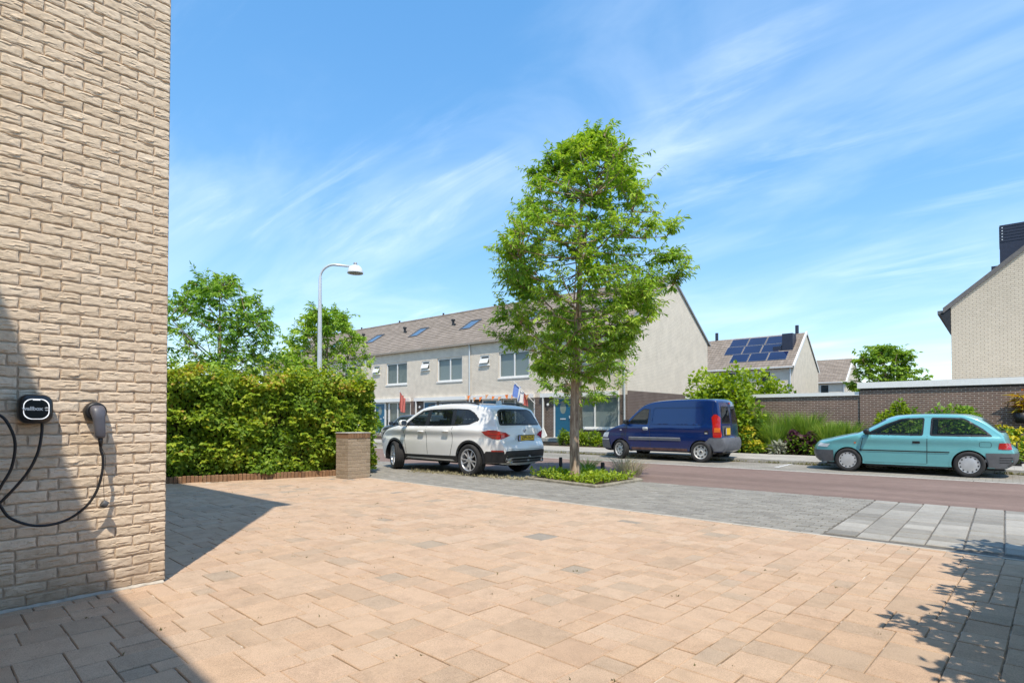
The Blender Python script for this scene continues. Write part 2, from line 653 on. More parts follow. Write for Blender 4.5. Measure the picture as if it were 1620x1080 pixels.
co = k.coord()
br = k.n('ShaderNodeTexBrick', offset=0.5)
k.set(br, Scale=1.0, Mortar_Size=0.006, Brick_Width=0.30, Row_Height=0.30)
br.inputs['Color1'].default_value = (0.43, 0.40, 0.35, 1); br.inputs['Color2'].default_value = (0.37, 0.345, 0.30, 1); br.inputs['Mortar'].default_value = (0.22, 0.20, 0.16, 1)
k.link(co, br.inputs['Vector'])
n1 = k.noise(co, 0.9, 6)
k.base(k.mix(1.0, br.outputs['Color'], k.ramp(n1, [(0.3, (0.82,) * 3), (0.7, (1.1,) * 3)]), 'MULTIPLY'), 0.92, 0.15)
k.bump(br.outputs['Fac'], -0.4, 0.005); M['path'] = k.m

struct(MB().quad((-1500, -1500, -0.06), (1500, -1500, -0.06), (1500, 1500, -0.06), (-1500, 1500, -0.06)).build('ground', M['ground']))
ROAD_N, ROAD_F, KERB_Y, PATH_F = 10.35, 14.72, 17.05, 19.6
struct(MB().quad((-160, ROAD_N, -0.006), (120, ROAD_N, -0.006), (120, ROAD_F, -0.006), (-160, ROAD_F, -0.006)).build('road', M['asphalt']))
struct(MB().quad((-160, ROAD_F + .12, -0.004), (120, ROAD_F + .12, -0.004), (120, KERB_Y, -0.004), (-160, KERB_Y, -0.004)).build('parking_bay', M['bay']))
struct(MB().quad((-160, KERB_Y + .12, 0.098), (120, KERB_Y + .12, 0.098), (120, PATH_F, 0.098), (-160, PATH_F, 0.098)).build('footpath', M['path']))
struct(MB().box(-160, 120, PATH_F, 130, -0.05, 0.085).build('garden_ground', M['soil']))

# flush concrete edging along the road and the raised kerb of the far footpath, stone by stone
edge_src = MB().bbox(-0.495, 0.495, -0.06, 0.06, -0.1, 0.0, 0.004).build('edging_stone', M['concrete'])
edge_par = struct(empty('road_edging', (0, ROAD_F + .06, 0.002)))
kerb_par = struct(empty('kerb', (0, KERB_Y + .06, 0.10)))
for i in range(36):
    x = -30 + i
    if i == 0:
        edge_src.parent = edge_par
        edge_src.location = (x, 0, 0)
    else:
        inst(edge_src, edge_par, (x, 0, random.uniform(-.003, .002)))
    inst(edge_src, kerb_par, (x + .3, random.uniform(-.004, .004), random.uniform(-.006, .004))).name = 'kerb_stone'
# dashes painted between two parking spaces
mk = struct(empty('bay_marking', (0, 0, 0)))
p0 = on_z(1228, 738.7); p1 = on_z(1253, 733.2)
for q in range(4):
    a = p0.lerp(p1, q / 4 + .02); b = p0.lerp(p1, q / 4 + .17)
    MB().add([(a.x - .06, a.y, .001), (a.x + .06, a.y, .001), (b.x + .06, b.y, .001), (b.x - .06, b.y, .001)], [(0, 1, 2, 3)]).build('painted_stone', M['white'], mk)

# ------------------------------------------------------------------ driveway of mixed pavers
TO, TA = Vector((-4.9, 1.63)), rad(-2.93)
ca, sa = math.cos(TA), math.sin(TA)


def t2w(a, b):
    return (TO.x + ca * a - sa * b, TO.y + sa * a + ca * b)


B_EDGE = 5.37
A_H, B_H = on_z(264, 765), on_z(540, 752)


def hedge_x(y):
    return A_H.x + (B_H.x - A_H.x) * (y - A_H.y) / (B_H.y - A_H.y)


drv = struct(empty('driveway', (TO.x, TO.y, 0), TA))
MB().quad((-8.5, -2.7, -0.008), (6.3, -2.7, -0.008), (6.3, B_EDGE, -0.008), (-8.5, B_EDGE, -0.008)).build('sand_bed', M['sand'], drv)
U_ = 0.07
na, nb = 206, 116
a0 = -8.4
b0 = B_EDGE - nb * U_
occ = np.zeros((na, nb), bool)
pieces = []
sizes = [(6, 4), (4, 4), (4, 3), (3, 4), (3, 3), (4, 2), (3, 2), (2, 3), (2, 2), (6, 3), (4, 6)]
wts = [15, 18, 20, 12, 10, 9, 8, 6, 1.5, 6, 7]
rt = random.Random(5)
for j in range(nb):
    for i in range(na):
        if occ[i, j]:
            continue
        run = 1
        while i + run < na and run < 9 and not occ[i + run, j]:
            run += 1
        opts = []
        for (w, h), wt in zip(sizes, wts):
            if w <= run and (run - w == 0 or run - w >= 2) and j + h <= nb and not occ[i:i + w, j:j + h].any():
                opts.append(((w, h), wt))
        if not opts:
            opts = [((min(run, 3), 1), 1)]
        w, h = rt.choices([o[0] for o in opts], [o[1] for o in opts])[0]
        occ[i:i + w, j:j + h] = True
        a, b = a0 + i * U_, b0 + j * U_
        cx, cy = t2w(a + w * U_ / 2, b + h * U_ / 2)
        if cx < -5.05 and cy < 1.5:
            continue
        if cy < -0.75 or cx > 1.2 or cx < hedge_x(cy) + 0.02:
            continue
        d = ray(800, 700)
        dep = -math.sin(YAW) * cx + math.cos(YAW) * cy
        rr = math.cos(YAW) * cx + math.sin(YAW) * cy
        if dep > 0.3:
            u = W_PX / 2 + F_PX * rr / dep
            vis = -40 < u < 1660 and HORIZON + F_PX * CAM_H / dep < 1110
        else:
            vis = False
        size = w * h / max(dep, .3) ** 3 if vis else 0
        pieces.append((size, a, b, w * U_, h * U_))
pieces.sort(reverse=True)
src = {}
rest = MB()
for n_, (sz, a, b, w, h) in enumerate(pieces):
    z = random.uniform(-.003, .0022)
    tx, ty = random.uniform(-.004, .004), random.uniform(-.004, .004)
    if n_ < 300 and sz > 0:
        key = (round(w / U_), round(h / U_))
        g = .0028
        if key not in src:
            o = MB().bbox(-w / 2 + g, w / 2 - g, -h / 2 + g, h / 2 - g, -.05, 0, .0045).build('paver', M['tile'], drv)
            src[key] = o
        else:
            o = inst(src[key], drv)
        o.location = (a + w / 2 + random.uniform(-.0015, .0015), b + h / 2 + random.uniform(-.0015, .0015), z)
        o.rotation_euler = (tx, ty, random.uniform(-.006, .006))
    else:
        g = .0028
        rest.bbox(a + g, a + w - g, b + g, b + h - g, -.05, z, .005, tint=random.uniform(.02, .98))
stuff(rest.build('pavers', M['tile'], drv))
MB().bbox(-6.2, 6.3, B_EDGE + .004, B_EDGE + .05, -.08, .003, .004).build('edging_strip', plain('pale_edging', (0.44, 0.40, 0.34), .9, var=.15), drv)

# ------------------------------------------------------------------ grey pavement between the driveway and the road
pav = struct(empty('pavement', (0, 0, 0)))


def edge_y(x):
    a = (x - TO.x) / ca
    return t2w(a, B_EDGE + .06)[1]


X_SPLIT = -1.52
MB().add([(-60, 7.62 + 2.5, -.014), (-60, 6.0, -.014), (-10.4, 6.0, -.014), (-10.4, edge_y(-10.4), -.014), (9, edge_y(9), -.014), (9, ROAD_N, -.014), (-60, ROAD_N, -.014)],
         [(1, 2, 3, 4, 5, 6)]).build('joint_bed', plain('grey_joint_sand', (0.15, 0.14, 0.125), .95, spec=.1, var=.3, scale=30), pav)
gt = MB().bbox(-.1435, .1435, -.1435, .1435, -.06, 0, .009).build('paving_tile', M['greytile'], pav)
first = True
for i in range(16):
    for j in range(12):
        x = X_SPLIT + .15 + i * .3
        y = ROAD_N - .02 - .15 - j * .3
        if y - .15 < edge_y(x) + .0 or x > .9:
            continue
        o = gt if first else inst(gt, pav)
        first = False
        o.location = (x, y, random.uniform(-.004, .002))
        o.rotation_euler = (random.uniform(-.016, .016), random.uniform(-.012, .012), random.uniform(-.008, .008))
bk = MB()
rows = 36
for j in range(rows):
    y1 = ROAD_N - .02 - j * .105
    y0 = y1 - .099
    x = -24 + (j % 2) * .1
    while x < X_SPLIT - .05:
        x1 = min(x + .205, X_SPLIT - .004)
        ey = edge_y(x) if x > -10.2 else 6.0
        if y0 > ey:
            z = random.uniform(-.004, .003)
            bk.bbox(x, x1 - .005, y0, y1, -.05, z, .005, tint=random.uniform(.02, .98))
        elif y1 - .02 > ey:
            bk.bbox(x, x1 - .005, ey + .004, y1, -.05, 0, .005, tint=random.uniform(.02, .98))
        x += .21
x = .9
while x < 8:
    bk.bbox(x, x + .293, edge_y(x), ROAD_N - .02, -.05, 0, .005, tint=random.uniform(.02, .98))
    x += .3
stuff(bk.build('paving_bricks', M['greybrick'], pav))

# ================================================================== THE HOUSE ROUND THE DRIVEWAY
WX, WY = -4.9, 1.63
home = tag(empty('corner_house', (WX, WY, 0)), 'cream brick house wall with the charging point on it', 'house')
k = NT('cream_handmade_brick')
co = k.coord(); r = k.rnd(); tt = k.math('FRACT', k.math('ADD', r, k.attr('tint')))
gp = k.n('ShaderNodeNewGeometry').outputs['Position']
c = k.ramp(tt, [(0.0, (0.67, 0.53, 0.385)), (0.35, (0.77, 0.625, 0.47)), (0.6, (0.71, 0.565, 0.415)), (0.8, (0.80, 0.66, 0.51)), (1.0, (0.73, 0.59, 0.44))])
n1 = k.noise(gp, 26, 6, 0.7, 0.6); n2 = k.noise(gp, 220, 4, 0.7)
c = k.mix(1.0, c, k.ramp(n1, [(0.28, (0.82, 0.79, 0.76)), (0.5, (1.0,) * 3), (0.75, (1.06,) * 3)]), 'MULTIPLY')
mp = k.n('ShaderNodeMapping'); mp.inputs['Scale'].default_value = (1, 9, 32); k.link(gp, mp.inputs[0])
wr = k.noise(mp.outputs[0], 1.0, 3, 0.55, 1.6)
crease = k.ramp(wr, [(0.40, (0, 0, 0)), (0.47, (1, 1, 1)), (0.62, (0.8,) * 3)])
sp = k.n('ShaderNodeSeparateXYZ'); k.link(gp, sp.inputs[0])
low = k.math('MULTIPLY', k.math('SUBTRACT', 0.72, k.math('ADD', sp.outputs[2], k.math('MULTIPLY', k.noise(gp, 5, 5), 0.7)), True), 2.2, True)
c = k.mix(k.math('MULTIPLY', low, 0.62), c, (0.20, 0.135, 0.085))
k.base(c, 0.92, 0.15)
k.bump(k.math('ADD', k.math('MULTIPLY', n2, 0.25), k.math('ADD', k.math('MULTIPLY', n1, 0.5), k.math('MULTIPLY', crease, 0.7))), 0.6, 0.005)
M['cream_brick'] = k.m
k = NT('cream_mortar')
gp = k.n('ShaderNodeNewGeometry').outputs['Position']; n1 = k.noise(gp, 60, 4)
k.base(k.ramp(n1, [(0.3, (0.46, 0.355, 0.26)), (0.7, (0.56, 0.445, 0.335))]), 0.95, 0.1); k.bump(n1, 0.5, 0.006); M['mortar'] = k.m

CR = 0.0752
rb = random.Random(3)


def brick_geo(L, H=0.0625, D=0.05, nx=18, nz=8):
    """hand-formed brick: face towards +X with folds, uneven arrises"""
    mb = MB()
    cr = [(rb.uniform(-L / 2, L / 2), rb.uniform(-H * .35, H * .4), rb.uniform(-.28, .28), rb.uniform(.02, .08), rb.uniform(.002, .0055)) for _ in range(rb.choice([0, 1, 1, 2, 2, 3]))]
    ph = [rb.uniform(0, 6.28) for _ in range(6)]
    vs, fs = [], []
    for i in range(nx + 1):
        for j in range(nz + 1):
            u, v = i / nx, j / nz
            y, z = (u - .5) * L, (v - .5) * H
            if j in (0, nz):
                z += .0022 * math.sin(u * 9 + ph[0] + j) + .0012 * math.sin(u * 23 + ph[1])
            if i in (0, nx):
                y += .002 * math.sin(v * 5 + ph[2] + i)
            x = .0009 * math.sin(y * 60 + ph[3]) * math.sin(z * 120 + ph[4])
            for (cx, cz, sl, wl, dp) in cr:
                t = (y - cx) / wl
                if abs(t) < 1:
                    q = z - (cz + sl * (y - cx) * .5)
                    amp = dp * (1 - t * t)
                    x += amp * (math.exp(-q / .012) if q > 0 else -math.exp(q / .006) * .9)
            e = min(u, 1 - u) * L
            f_ = min(v, 1 - v) * H
            if e < .004 or f_ < .004:
                x -= .0025
            vs.append((x, y, z))
    for i in range(nx):
        for j in range(nz):
            p = i * (nz + 1) + j
            fs.append((p, p + nz + 1, p + nz + 2, p + 1))
    n0 = len(vs)
    ring = [i * (nz + 1) for i in range(nx + 1)] + [nx * (nz + 1) + j for j in range(1, nz + 1)] + \
           [i * (nz + 1) + nz for i in range(nx - 1, -1, -1)] + [j for j in range(nz - 1, 0, -1)]
    for q in ring:
        vs.append((-D, vs[q][1], vs[q][2]))
    m = len(ring)
    for q in range(m):
        fs.append((ring[q], n0 + q, n0 + (q + 1) % m, ring[(q + 1) % m]))
    return vs, fs


variants = {}
for L, cnt in ((.21, 14), (.10, 7), (.155, 4)):
    variants[L] = []
    for q in range(cnt):
        vs, fs = brick_geo(L, nx=18 if L > .12 else 9)
        variants[L].append((vs, fs))
brick_src = {}
bricks = []
zr = 0
for row in range(89):
    z = 0.012 + CR * (row + .5)
    y = WY if row % 2 == 0 else WY
    seq = [.21 if row % 2 == 0 else .10]
    tot = seq[0] + .0115
    prevj, joints = (joints if row else []), [seq[0]]
    while tot < WY + .85:
        best = None
        for _ in range(8):
            L = rb.choices([.21, .10, .155], [72, 20, 5])[0]
            dm_ = min([abs(tot + L - j_) for j_ in prevj] or [1])
            if best is None or dm_ > best[0]:
                best = (dm_, L)
            if dm_ > .045:
                break
        L = best[1]
        joints.append(tot + L)
        seq.append(L)
        tot += L + .0115
    yy = WY
    for L in seq:
        bricks.append((L, yy - L / 2, z))
        yy -= L + .0115


def score(bk_):
    L, y, z = bk_
    vis = y + L / 2 > .63 and z < 4.62
    return (0 if vis else 10) + abs(z - 1.2) * .1 + (0 if L > .12 else .3)


bricks.sort(key=score)
rest = MB()
nb_obj = 0
for L, y, z in bricks:
    v = rb.randrange(len(variants[L]))
    dx = rb.uniform(-.0025, .003)
    if nb_obj < 300:
        if (L, v) not in brick_src:
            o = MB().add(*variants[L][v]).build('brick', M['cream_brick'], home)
            brick_src[(L, v)] = o
        else:
            o = inst(brick_src[(L, v)], home)
        o.location = (dx, y - WY, z + rb.uniform(-.0015, .0015))
        o.rotation_euler = (rb.uniform(-.006, .006), 0, rb.uniform(-.012, .012))
        nb_obj += 1
    else:
        vs, fs = variants[L][v]
        rest.add([(p[0] + dx, p[1] + y - WY, p[2] + z) for p in vs], fs, tint=rb.uniform(.02, .98))
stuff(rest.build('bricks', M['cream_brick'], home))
# mortar core of the wing, its corner face, roof slab with an overhang; block behind the driveway
MB().box(-6.4, -.0085, -2.2, -.006, -.05, 6.68).build('wall', M['mortar'], home)
M['creambond'] = brick_mat('cream_brickwork', (0.52, 0.41, 0.30), (0.46, 0.355, 0.255), (0.30, 0.24, 0.175))
MB().prism([(-6.4, -10.4), (6.3, -10.4), (6.3, -2.73), (0, -2.23), (-6.4, -2.23)], 'z', -.05, 6.0).build('rear_wall', M['creambond'], home)
MB().box(-6.4, -.03, -.006, .012, 0, 6.66).build('end_wall', M['creambond'], home)
bmf = MB()
prev = None
for q in range(41):
    y_ = -2.3 + q * (2.29 / 40)
    w_ = .016 + .010 * math.sin(q * 1.7) * math.sin(q * .6) + rb.uniform(-.003, .005)
    ring_ = [(-.005, y_, -.01), (w_, y_, -.01), (w_, y_, .003), (-.005, y_, .014 + rb.uniform(0, .006))]
    if prev:
        bmf.add(prev + ring_, [(0, 1, 5, 4), (1, 2, 6, 5), (2, 3, 7, 6)])
    prev = ring_
bmf.build('mortar_fillet', plain('pale_mortar', (0.46, 0.42, 0.36), .95, spec=.1, var=.2, scale=20), home)
MB().box(-6.6, .0, -2.4, .24, 6.69, 6.80).build('roof_edge', M['white'], home)
MB().prism([(-10.6, 6.002), (-3.0, 6.002), (-6.8, 8.4)], 'x', -6.45, 6.35).build('roof', plain('grey_roof_tiles', (0.16, 0.14, 0.125), .85), home)

# ------------------------------------------------------------------ brick pillar at the end of the hedge
k = NT('tan_brick')
gp = k.n('ShaderNodeNewGeometry').outputs['Position']; n1 = k.noise(gp, 30, 5)
c = k.ramp(k.rnd(), [(0, (0.30, 0.235, 0.165)), (0.5, (0.36, 0.285, 0.205)), (1, (0.40, 0.32, 0.235))])
k.base(k.mix(1.0, c, k.ramp(n1, [(0.3, (0.8,) * 3), (0.7, (1.08,) * 3)]), 'MULTIPLY'), .92, .15); k.bump(n1, .5, .005); M['tan_brick'] = k.m
k = NT('brown_brick')
gp = k.n('ShaderNodeNewGeometry').outputs['Position']; n1 = k.noise(gp, 30, 5)
c = k.ramp(k.rnd(), [(0, (0.24, 0.13, 0.07)), (0.5, (0.30, 0.18, 0.105)), (1, (0.20, 0.12, 0.075))])
k.base(k.mix(1.0, c, k.ramp(n1, [(0.3, (0.75,) * 3), (0.7, (1.1,) * 3)]), 'MULTIPLY'), .92, .15); k.bump(n1, .5, .005); M['brown_brick'] = k.m
PX1, PY0 = -10.27, 6.80
pil = tag(empty('brick_pillar', (PX1, PY0, 0)), 'low tan brick pillar with a brown brick top at the hedge end', 'pillar')
PW, PL = .44, .545
MB().box(-PW + .008, -.008, .008, PL - .008, -.05, .90).build('mortar_core', M['mortar'], pil)
pb = {}


def pbrick(L, W, H, mat):
    key = (L, W, H, mat.name)
    if key not in pb:
        pb[key] = MB().bbox(-L / 2, L / 2, -W / 2, W / 2, -H / 2, H / 2, .004).build('brick', mat, pil)
        return pb[key]
    return inst(pb[key], pil)


for r_ in range(11):
    z = .012 + .0752 * (r_ + .5)
    off = 0 if r_ % 2 == 0 else 1
    # face +X : bricks run along y
    ys = [(0, .21), (.222, .432), (.444, PL)] if off == 0 else [(0, .10), (.112, .322), (.334, PL)]
    for y0, y1 in ys:
        L = y1 - y0
        o = pbrick(L, .1, .0635, M['tan_brick'])
        o.location = (-.05, (y0 + y1) / 2, z)
        o.rotation_euler = (0, 0, rad(90) + rb.uniform(-.01, .01))
    xs = [(-.21, -.112), (-PW, -.222)] if off == 0 else [(-.322, -.112), (-PW, -.334)]
    for x0, x1 in xs:
        for yy in (.05, PL - .05):
            o = pbrick(x1 - x0, .1, .0635, M['tan_brick'])
            o.location = ((x0 + x1) / 2, yy, z)
            o.rotation_euler = (0, 0, rb.uniform(-.01, .01))
for q in range(8):
    o = pbrick(PW + .02, .0605, .10, M['brown_brick'])
    o.location = (-PW / 2, -.004 + .034 + q * .0685, .012 + .0752 * 11 + .05)
MB().bbox(-PW - .012, .014, -.012, PL + .012, .942, .958, .005).build('cap', M['concrete'], pil)

# soldier bricks edging the hedge bed
edg = tag(empty('hedge_edging', (A_H.x, A_H.y, 0)), 'row of upright brown edging bricks along the foot of the beech hedge', 'edging')
dirv = Vector((B_H.x - A_H.x, B_H.y - A_H.y)).normalized()
ang = math.atan2(dirv.y, dirv.x)
nE = 47
e0 = None
for q in range(-6, nE - 0):
    if q * .071 > (B_H - A_H).length + .05:
        break
    if e0 is None:
        e0 = MB().bbox(-.031, .031, -.05, .05, -.12, .125, .006).build('brick', M['brown_brick'], edg)
        o = e0
    else:
        o = inst(e0, edg)
    o.location = (dirv.x * q * .071 - dirv.y * .05, dirv.y * q * .071 + dirv.x * .05, rb.uniform(-.008, .006))
    o.rotation_euler = (rb.uniform(-.03, .03), rb.uniform(-.02, .02), ang + rb.uniform(-.03, .03))
bed_p = [A_H - Vector((dirv.x, dirv.y, 0)) * 1.2, B_H + Vector((dirv.x, dirv.y, 0)) * .2]
nrm = Vector((-dirv.y, dirv.x, 0))
struct(MB().add([tuple(bed_p[0] + nrm * .09 + Vector((0, 0, .05))), tuple(bed_p[1] + nrm * .09 + Vector((0, 0, .05))),
                 tuple(bed_p[1] + nrm * 1.6 + Vector((0, 0, .05))), tuple(bed_p[0] + nrm * 1.6 + Vector((0, 0, .05)))], [(0, 1, 2, 3)]).build('hedge_bed', M['soil']))
# ================================================================== CHARGING POINT ON THE WALL
def rrect(w, h, r, n=6, pw=2.0):
    pts = []
    for cx, cy, a0 in ((w / 2 - r, h / 2 - r, 0), (-w / 2 + r, h / 2 - r, 90), (-w / 2 + r, -h / 2 + r, 180), (w / 2 - r, -h / 2 + r, 270)):
        for i in range(n + 1):
            a = rad(a0 + 90 * i / n)
            pts.append((cx + r * math.cos(a), cy + r * math.sin(a)))
    return pts


def loft(rings, mb=None, cap0=True, cap1=True):
    """rings of equal length (3D points)"""
    mb = mb or MB()
    n = len(rings[0])
    vs = [p for r_ in rings for p in r_]
    fs = []
    for i in range(len(rings) - 1):
        for k_ in range(n):
            fs.append((i * n + k_, i * n + (k_ + 1) % n, (i + 1) * n + (k_ + 1) % n, (i + 1) * n + k_))
    if cap0:
        fs.append(tuple(range(n - 1, -1, -1)))
    if cap1:
        fs.append(tuple(range((len(rings) - 1) * n, len(rings) * n)))
    return mb.add(vs, fs)


WF = WX + .004
cb = on_x(53, 647, WF)
tl, trr = on_x(25.5, 647, WF + .05), on_x(83, 647, WF + .05)
bw = abs(trr.y - tl.y) * .98
bh = abs(on_x(53, 624, WF).z - on_x(53, 669.5, WF).z)
box = tag(empty('charging_box', (WF, cb.y, cb.z)), 'black rounded charging box with a white outline on the cream brick wall', 'charger')
k = NT('satin_black'); k.base((0.012, 0.012, 0.014), 0.32, 0.5); k.b.inputs['Coat Weight'].default_value = .25
k.bump(k.noise(k.coord(), 300, 2), .08, .001); M['satin'] = k.m


def yz(pts, x, s=1.0, dy=0, dz=0):
    return [(x, p[0] * s + dy, p[1] * s + dz) for p in pts]


outl = rrect(bw, bh, bh * .30, 8)
loft([yz(outl, 0, .94), yz(outl, .03, 1.0), yz(outl, .062, 1.0), yz(outl, .082, .95), yz(outl, .088, .88)]).build('casing', M['satin'], box, True)
inn = rrect(bw * .735, bh * .70, bh * .24, 10)
glow = NT('white_light_ring'); glow.base((0.85, 0.85, 0.85), .4); glow.b.inputs['Emission Color'].default_value = (1, 1, 1, 1); glow.b.inputs['Emission Strength'].default_value = 0.35
ring = MB(); n = len(inn)
o_ = yz(inn, .0905); i_ = [(.0905, p[0] - .0045 * np.sign(p[0]) * min(1, abs(p[0]) / (bw * .2)), p[1] - .0045 * np.sign(p[1]) * min(1, abs(p[1]) / (bh * .2))) for p in inn]
ring.add(o_ + i_, [(q, (q + 1) % n, n + (q + 1) % n, n + q) for q in range(n)])
ring.box(.0895, .0912, -.019, .019, bh * .35 - .010, bh * .35 - .002)
ring.build('light_ring', glow.m, box)
MB().add(yz(inn, .0893, .985), [tuple(range(n))]).build('face_plate', M['satin'], box)
RX = Matrix(((0, 0, 1, .0915), (1, 0, 0, -.020), (0, 1, 0, .002), (0, 0, 0, 1)))
text_mesh('wallbox', .033, M['white'], 'lettering', box, RX, .0006, .0014)
lg = MB()
lx = .052
for s_ in (1,):
    arc = [(lx + .0105 * math.cos(rad(a)), .004 + .0095 * math.sin(rad(a))) for a in range(0, 181, 18)]
    lg.add([(.092, p[0], p[1]) for p in arc], [tuple(range(len(arc)))])
    lg.add([(.092, lx + .004, .004), (.092, lx + .016, .0015), (.092, lx + .006, .009)], [(0, 1, 2)])
    arc = [(lx + .009 * math.cos(rad(a)), -.004 + .0075 * math.sin(rad(a))) for a in range(180, 361, 18)]
    lg.add([(.092, p[0], p[1]) for p in arc], [tuple(range(len(arc)))])
lg.build('emblem', M['white'], box)

# plug parked in its round holder
ph = on_x(149, 651, WF)
hold = tag(empty('plug_holder', (WF, ph.y, ph.z)), 'round black plug holder on the brick wall beside the charging box', 'plug holder')
MB().lathe([(.0, 0), (.066, 0), (.070, .014), (.066, .045), (.060, .06), (.046, .062), (.042, .055), (.0, .05)], 28, 'x').build('socket', M['dark'], hold, True)
plug = tag(empty('charging_plug', (WF + .055, ph.y, ph.z)), 'grey charging plug with a long handle hanging in the round holder', 'plug')
pth = [((.0, 0, .006), .040, .040), ((.020, 0, .006), .044, .042), ((.040, .001, -.010), .043, .040), ((.050, .003, -.05), .036, .028), ((.054, .007, -.11), .033, .025), ((.052, .011, -.165), .032, .024), ((.050, .012, -.182), .026, .020)]
rings = []
for i, (p, ry, rz) in enumerate(pth):
    a = Vector(pth[max(i - 1, 0)][0]); b = Vector(pth[min(i + 1, len(pth) - 1)][0])
    d = (b - a).normalized(); sy = Vector((0, 1, 0)); sz = d.cross(sy).normalized()
    rings.append([tuple(Vector(p) + sy * (ry * np.sign(math.cos(t)) * abs(math.cos(t)) ** .7) + sz * (rz * np.sign(math.sin(t)) * abs(math.sin(t)) ** .7)) for t in np.linspace(0, 2 * math.pi, 20, endpoint=False)])
loft(rings).build('handle', plain('slate_grey_plastic', (0.105, 0.105, 0.125), .42, var=.08), plug, True)
MB().tube([(.050, .012, -.178), (.052, .013, -.205), (.054, .014, -.24)], [.017, .014, .011], 12).build('strain_relief', M['dark'], plug, True)


def smooth_path(pts, n=8):
    pts = [Vector(p) for p in pts]
    out = []
    for i in range(len(pts) - 1):
        p0, p1, p2, p3 = pts[max(i - 1, 0)], pts[i], pts[i + 1], pts[min(i + 2, len(pts) - 1)]
        for q in range(n):
            t = q / n
            out.append(.5 * ((2 * p1) + (-p0 + p2) * t + (2 * p0 - 5 * p1 + 4 * p2 - p3) * t * t + (-p0 + 3 * p1 - 3 * p2 + p3) * t ** 3))
    out.append(pts[-1])
    return out


def wpt(px, py, off):
    return on_x(px, py, WF + off)


cable = tag(empty('charging_cable', (WF, cb.y, .5)), 'black charging cable looping along the wall from the box to the plug', 'cable')
main = [wpt(66.5, 668, .055), wpt(66, 685, .055), wpt(60, 715, .06), wpt(45, 745, .06), wpt(20, 775, .055), wpt(-5, 800, .05), wpt(-30, 825, .05), wpt(-52, 818, .06), wpt(-60, 770, .07),
        wpt(-50, 700, .075), wpt(-25, 655, .08), wpt(2, 658, .085), wpt(18, 680, .085), wpt(24, 705, .08), wpt(18, 740, .075), wpt(2, 768, .07), wpt(-6, 785, .065), wpt(2, 802, .06), wpt(18, 820, .06), wpt(55, 831, .07), wpt(95, 826, .08), wpt(128, 808, .09), wpt(150, 782, .10),
        wpt(161, 750, .105), wpt(163, 725, .107)]
pl0 = Vector((WF + .055 + .054, ph.y + .014, ph.z - .24))
main += [pl0 + Vector((-.002, .002, -.03)), pl0]
o = MB().tube(smooth_path(main, 10), .0088, 10).build('cord', M['dark'], cable, True)
o.matrix_parent_inverse = Matrix.Translation(-Vector(cable.location))
cp = wpt(165, 797, .07)
capo = None
MB().lathe([(.0, -.017), (.024, -.017), (.026, -.013), (.026, .014), (.022, .017), (.0, .017)], 18, 'y').xf(Matrix.Translation(cp - Vector(plug.location)) @ Matrix.Rotation(rad(-35), 4, 'X')).build('plug_cap', M['mid'], plug, True)
capo = bpy.data.objects['plug_cap']
o = MB().tube(smooth_path([pl0 + Vector((.004, .004, .02)), wpt(160, 706, .11), wpt(167, 725, .09), wpt(164, 760, .08), cp + Vector((0, 0, .02))], 6), .0018, 6).build('thin_cord', M['dark'], capo)
o.matrix_parent_inverse = Matrix.Translation(-Vector(plug.location))
# ================================================================== TERRACED HOUSES ACROSS THE STREET
M['row_cream'] = brick_mat('row_cream_brick', (0.80, 0.71, 0.59), (0.755, 0.665, 0.55), (0.62, 0.54, 0.44), bump=.6, var=.14)
M['row_dark'] = brick_mat('row_brown_brick', (0.165, 0.115, 0.095), (0.125, 0.088, 0.075), (0.25, 0.215, 0.185), bump=.5, var=.2)
M['gable_cream'] = brick_mat('gable_cream_brick', (0.83, 0.75, 0.62), (0.80, 0.72, 0.59), (0.68, 0.60, 0.49), bump=.6, var=.12)
M['garden_brick'] = brick_mat('garden_wall_brick', (0.20, 0.122, 0.092), (0.145, 0.09, 0.07), (0.40, 0.325, 0.27), w=.20, h=.060, ms=.010, bump=.6, var=.18)
k = NT('taupe_roof_tile')
co = k.coord()
sp = k.n('ShaderNodeSeparateXYZ'); k.link(co, sp.inputs[0])
wv = k.math('SINE', k.math('MULTIPLY', sp.outputs[0], 2 * math.pi / .30))
n1 = k.noise(co, 1.6, 6, .65); n2 = k.noise(co, 35, 4)
fl = k.n('ShaderNodeCombineXYZ')
k.link(k.math('FLOOR', k.math('DIVIDE', sp.outputs[0], .30)), fl.inputs[0]); k.link(k.attr('tint'), fl.inputs[1])
wn = k.n('ShaderNodeTexWhiteNoise'); k.link(fl.outputs[0], wn.inputs['Vector'])
c = k.ramp(wn.outputs[0], [(0, (0.25, 0.205, 0.165)), (.5, (0.29, 0.24, 0.195)), (1, (0.325, 0.27, 0.225))])
c = k.mix(1.0, c, k.ramp(n1, [(0.3, (0.82,) * 3), (0.7, (1.1,) * 3)]), 'MULTIPLY')
k.base(c, .85, .25); k.bump(k.math('ADD', wv, k.math('MULTIPLY', n2, .4)), .55, .02); M['rooftile'] = k.m
k = NT('window_blind')
co = k.coord(); sp = k.n('ShaderNodeSeparateXYZ'); k.link(co, sp.inputs[0])
sv = k.math('SINE', k.math('MULTIPLY', sp.outputs[2], 2 * math.pi / .05))
k.base(k.ramp(sv, [(0.0, (0.62, 0.64, 0.66)), (.6, (0.74, 0.75, 0.76))]), .7, .2); k.bump(sv, .3, .01); M['blind'] = k.m
M['window_backing'] = plain('pale_curtain', (0.45, 0.45, 0.43), .9, var=.15, scale=4)
M['room'] = plain('dim_room', (0.06, 0.065, 0.065), .9, var=.3, scale=2)  # dark backing colour that stands for an unlit room


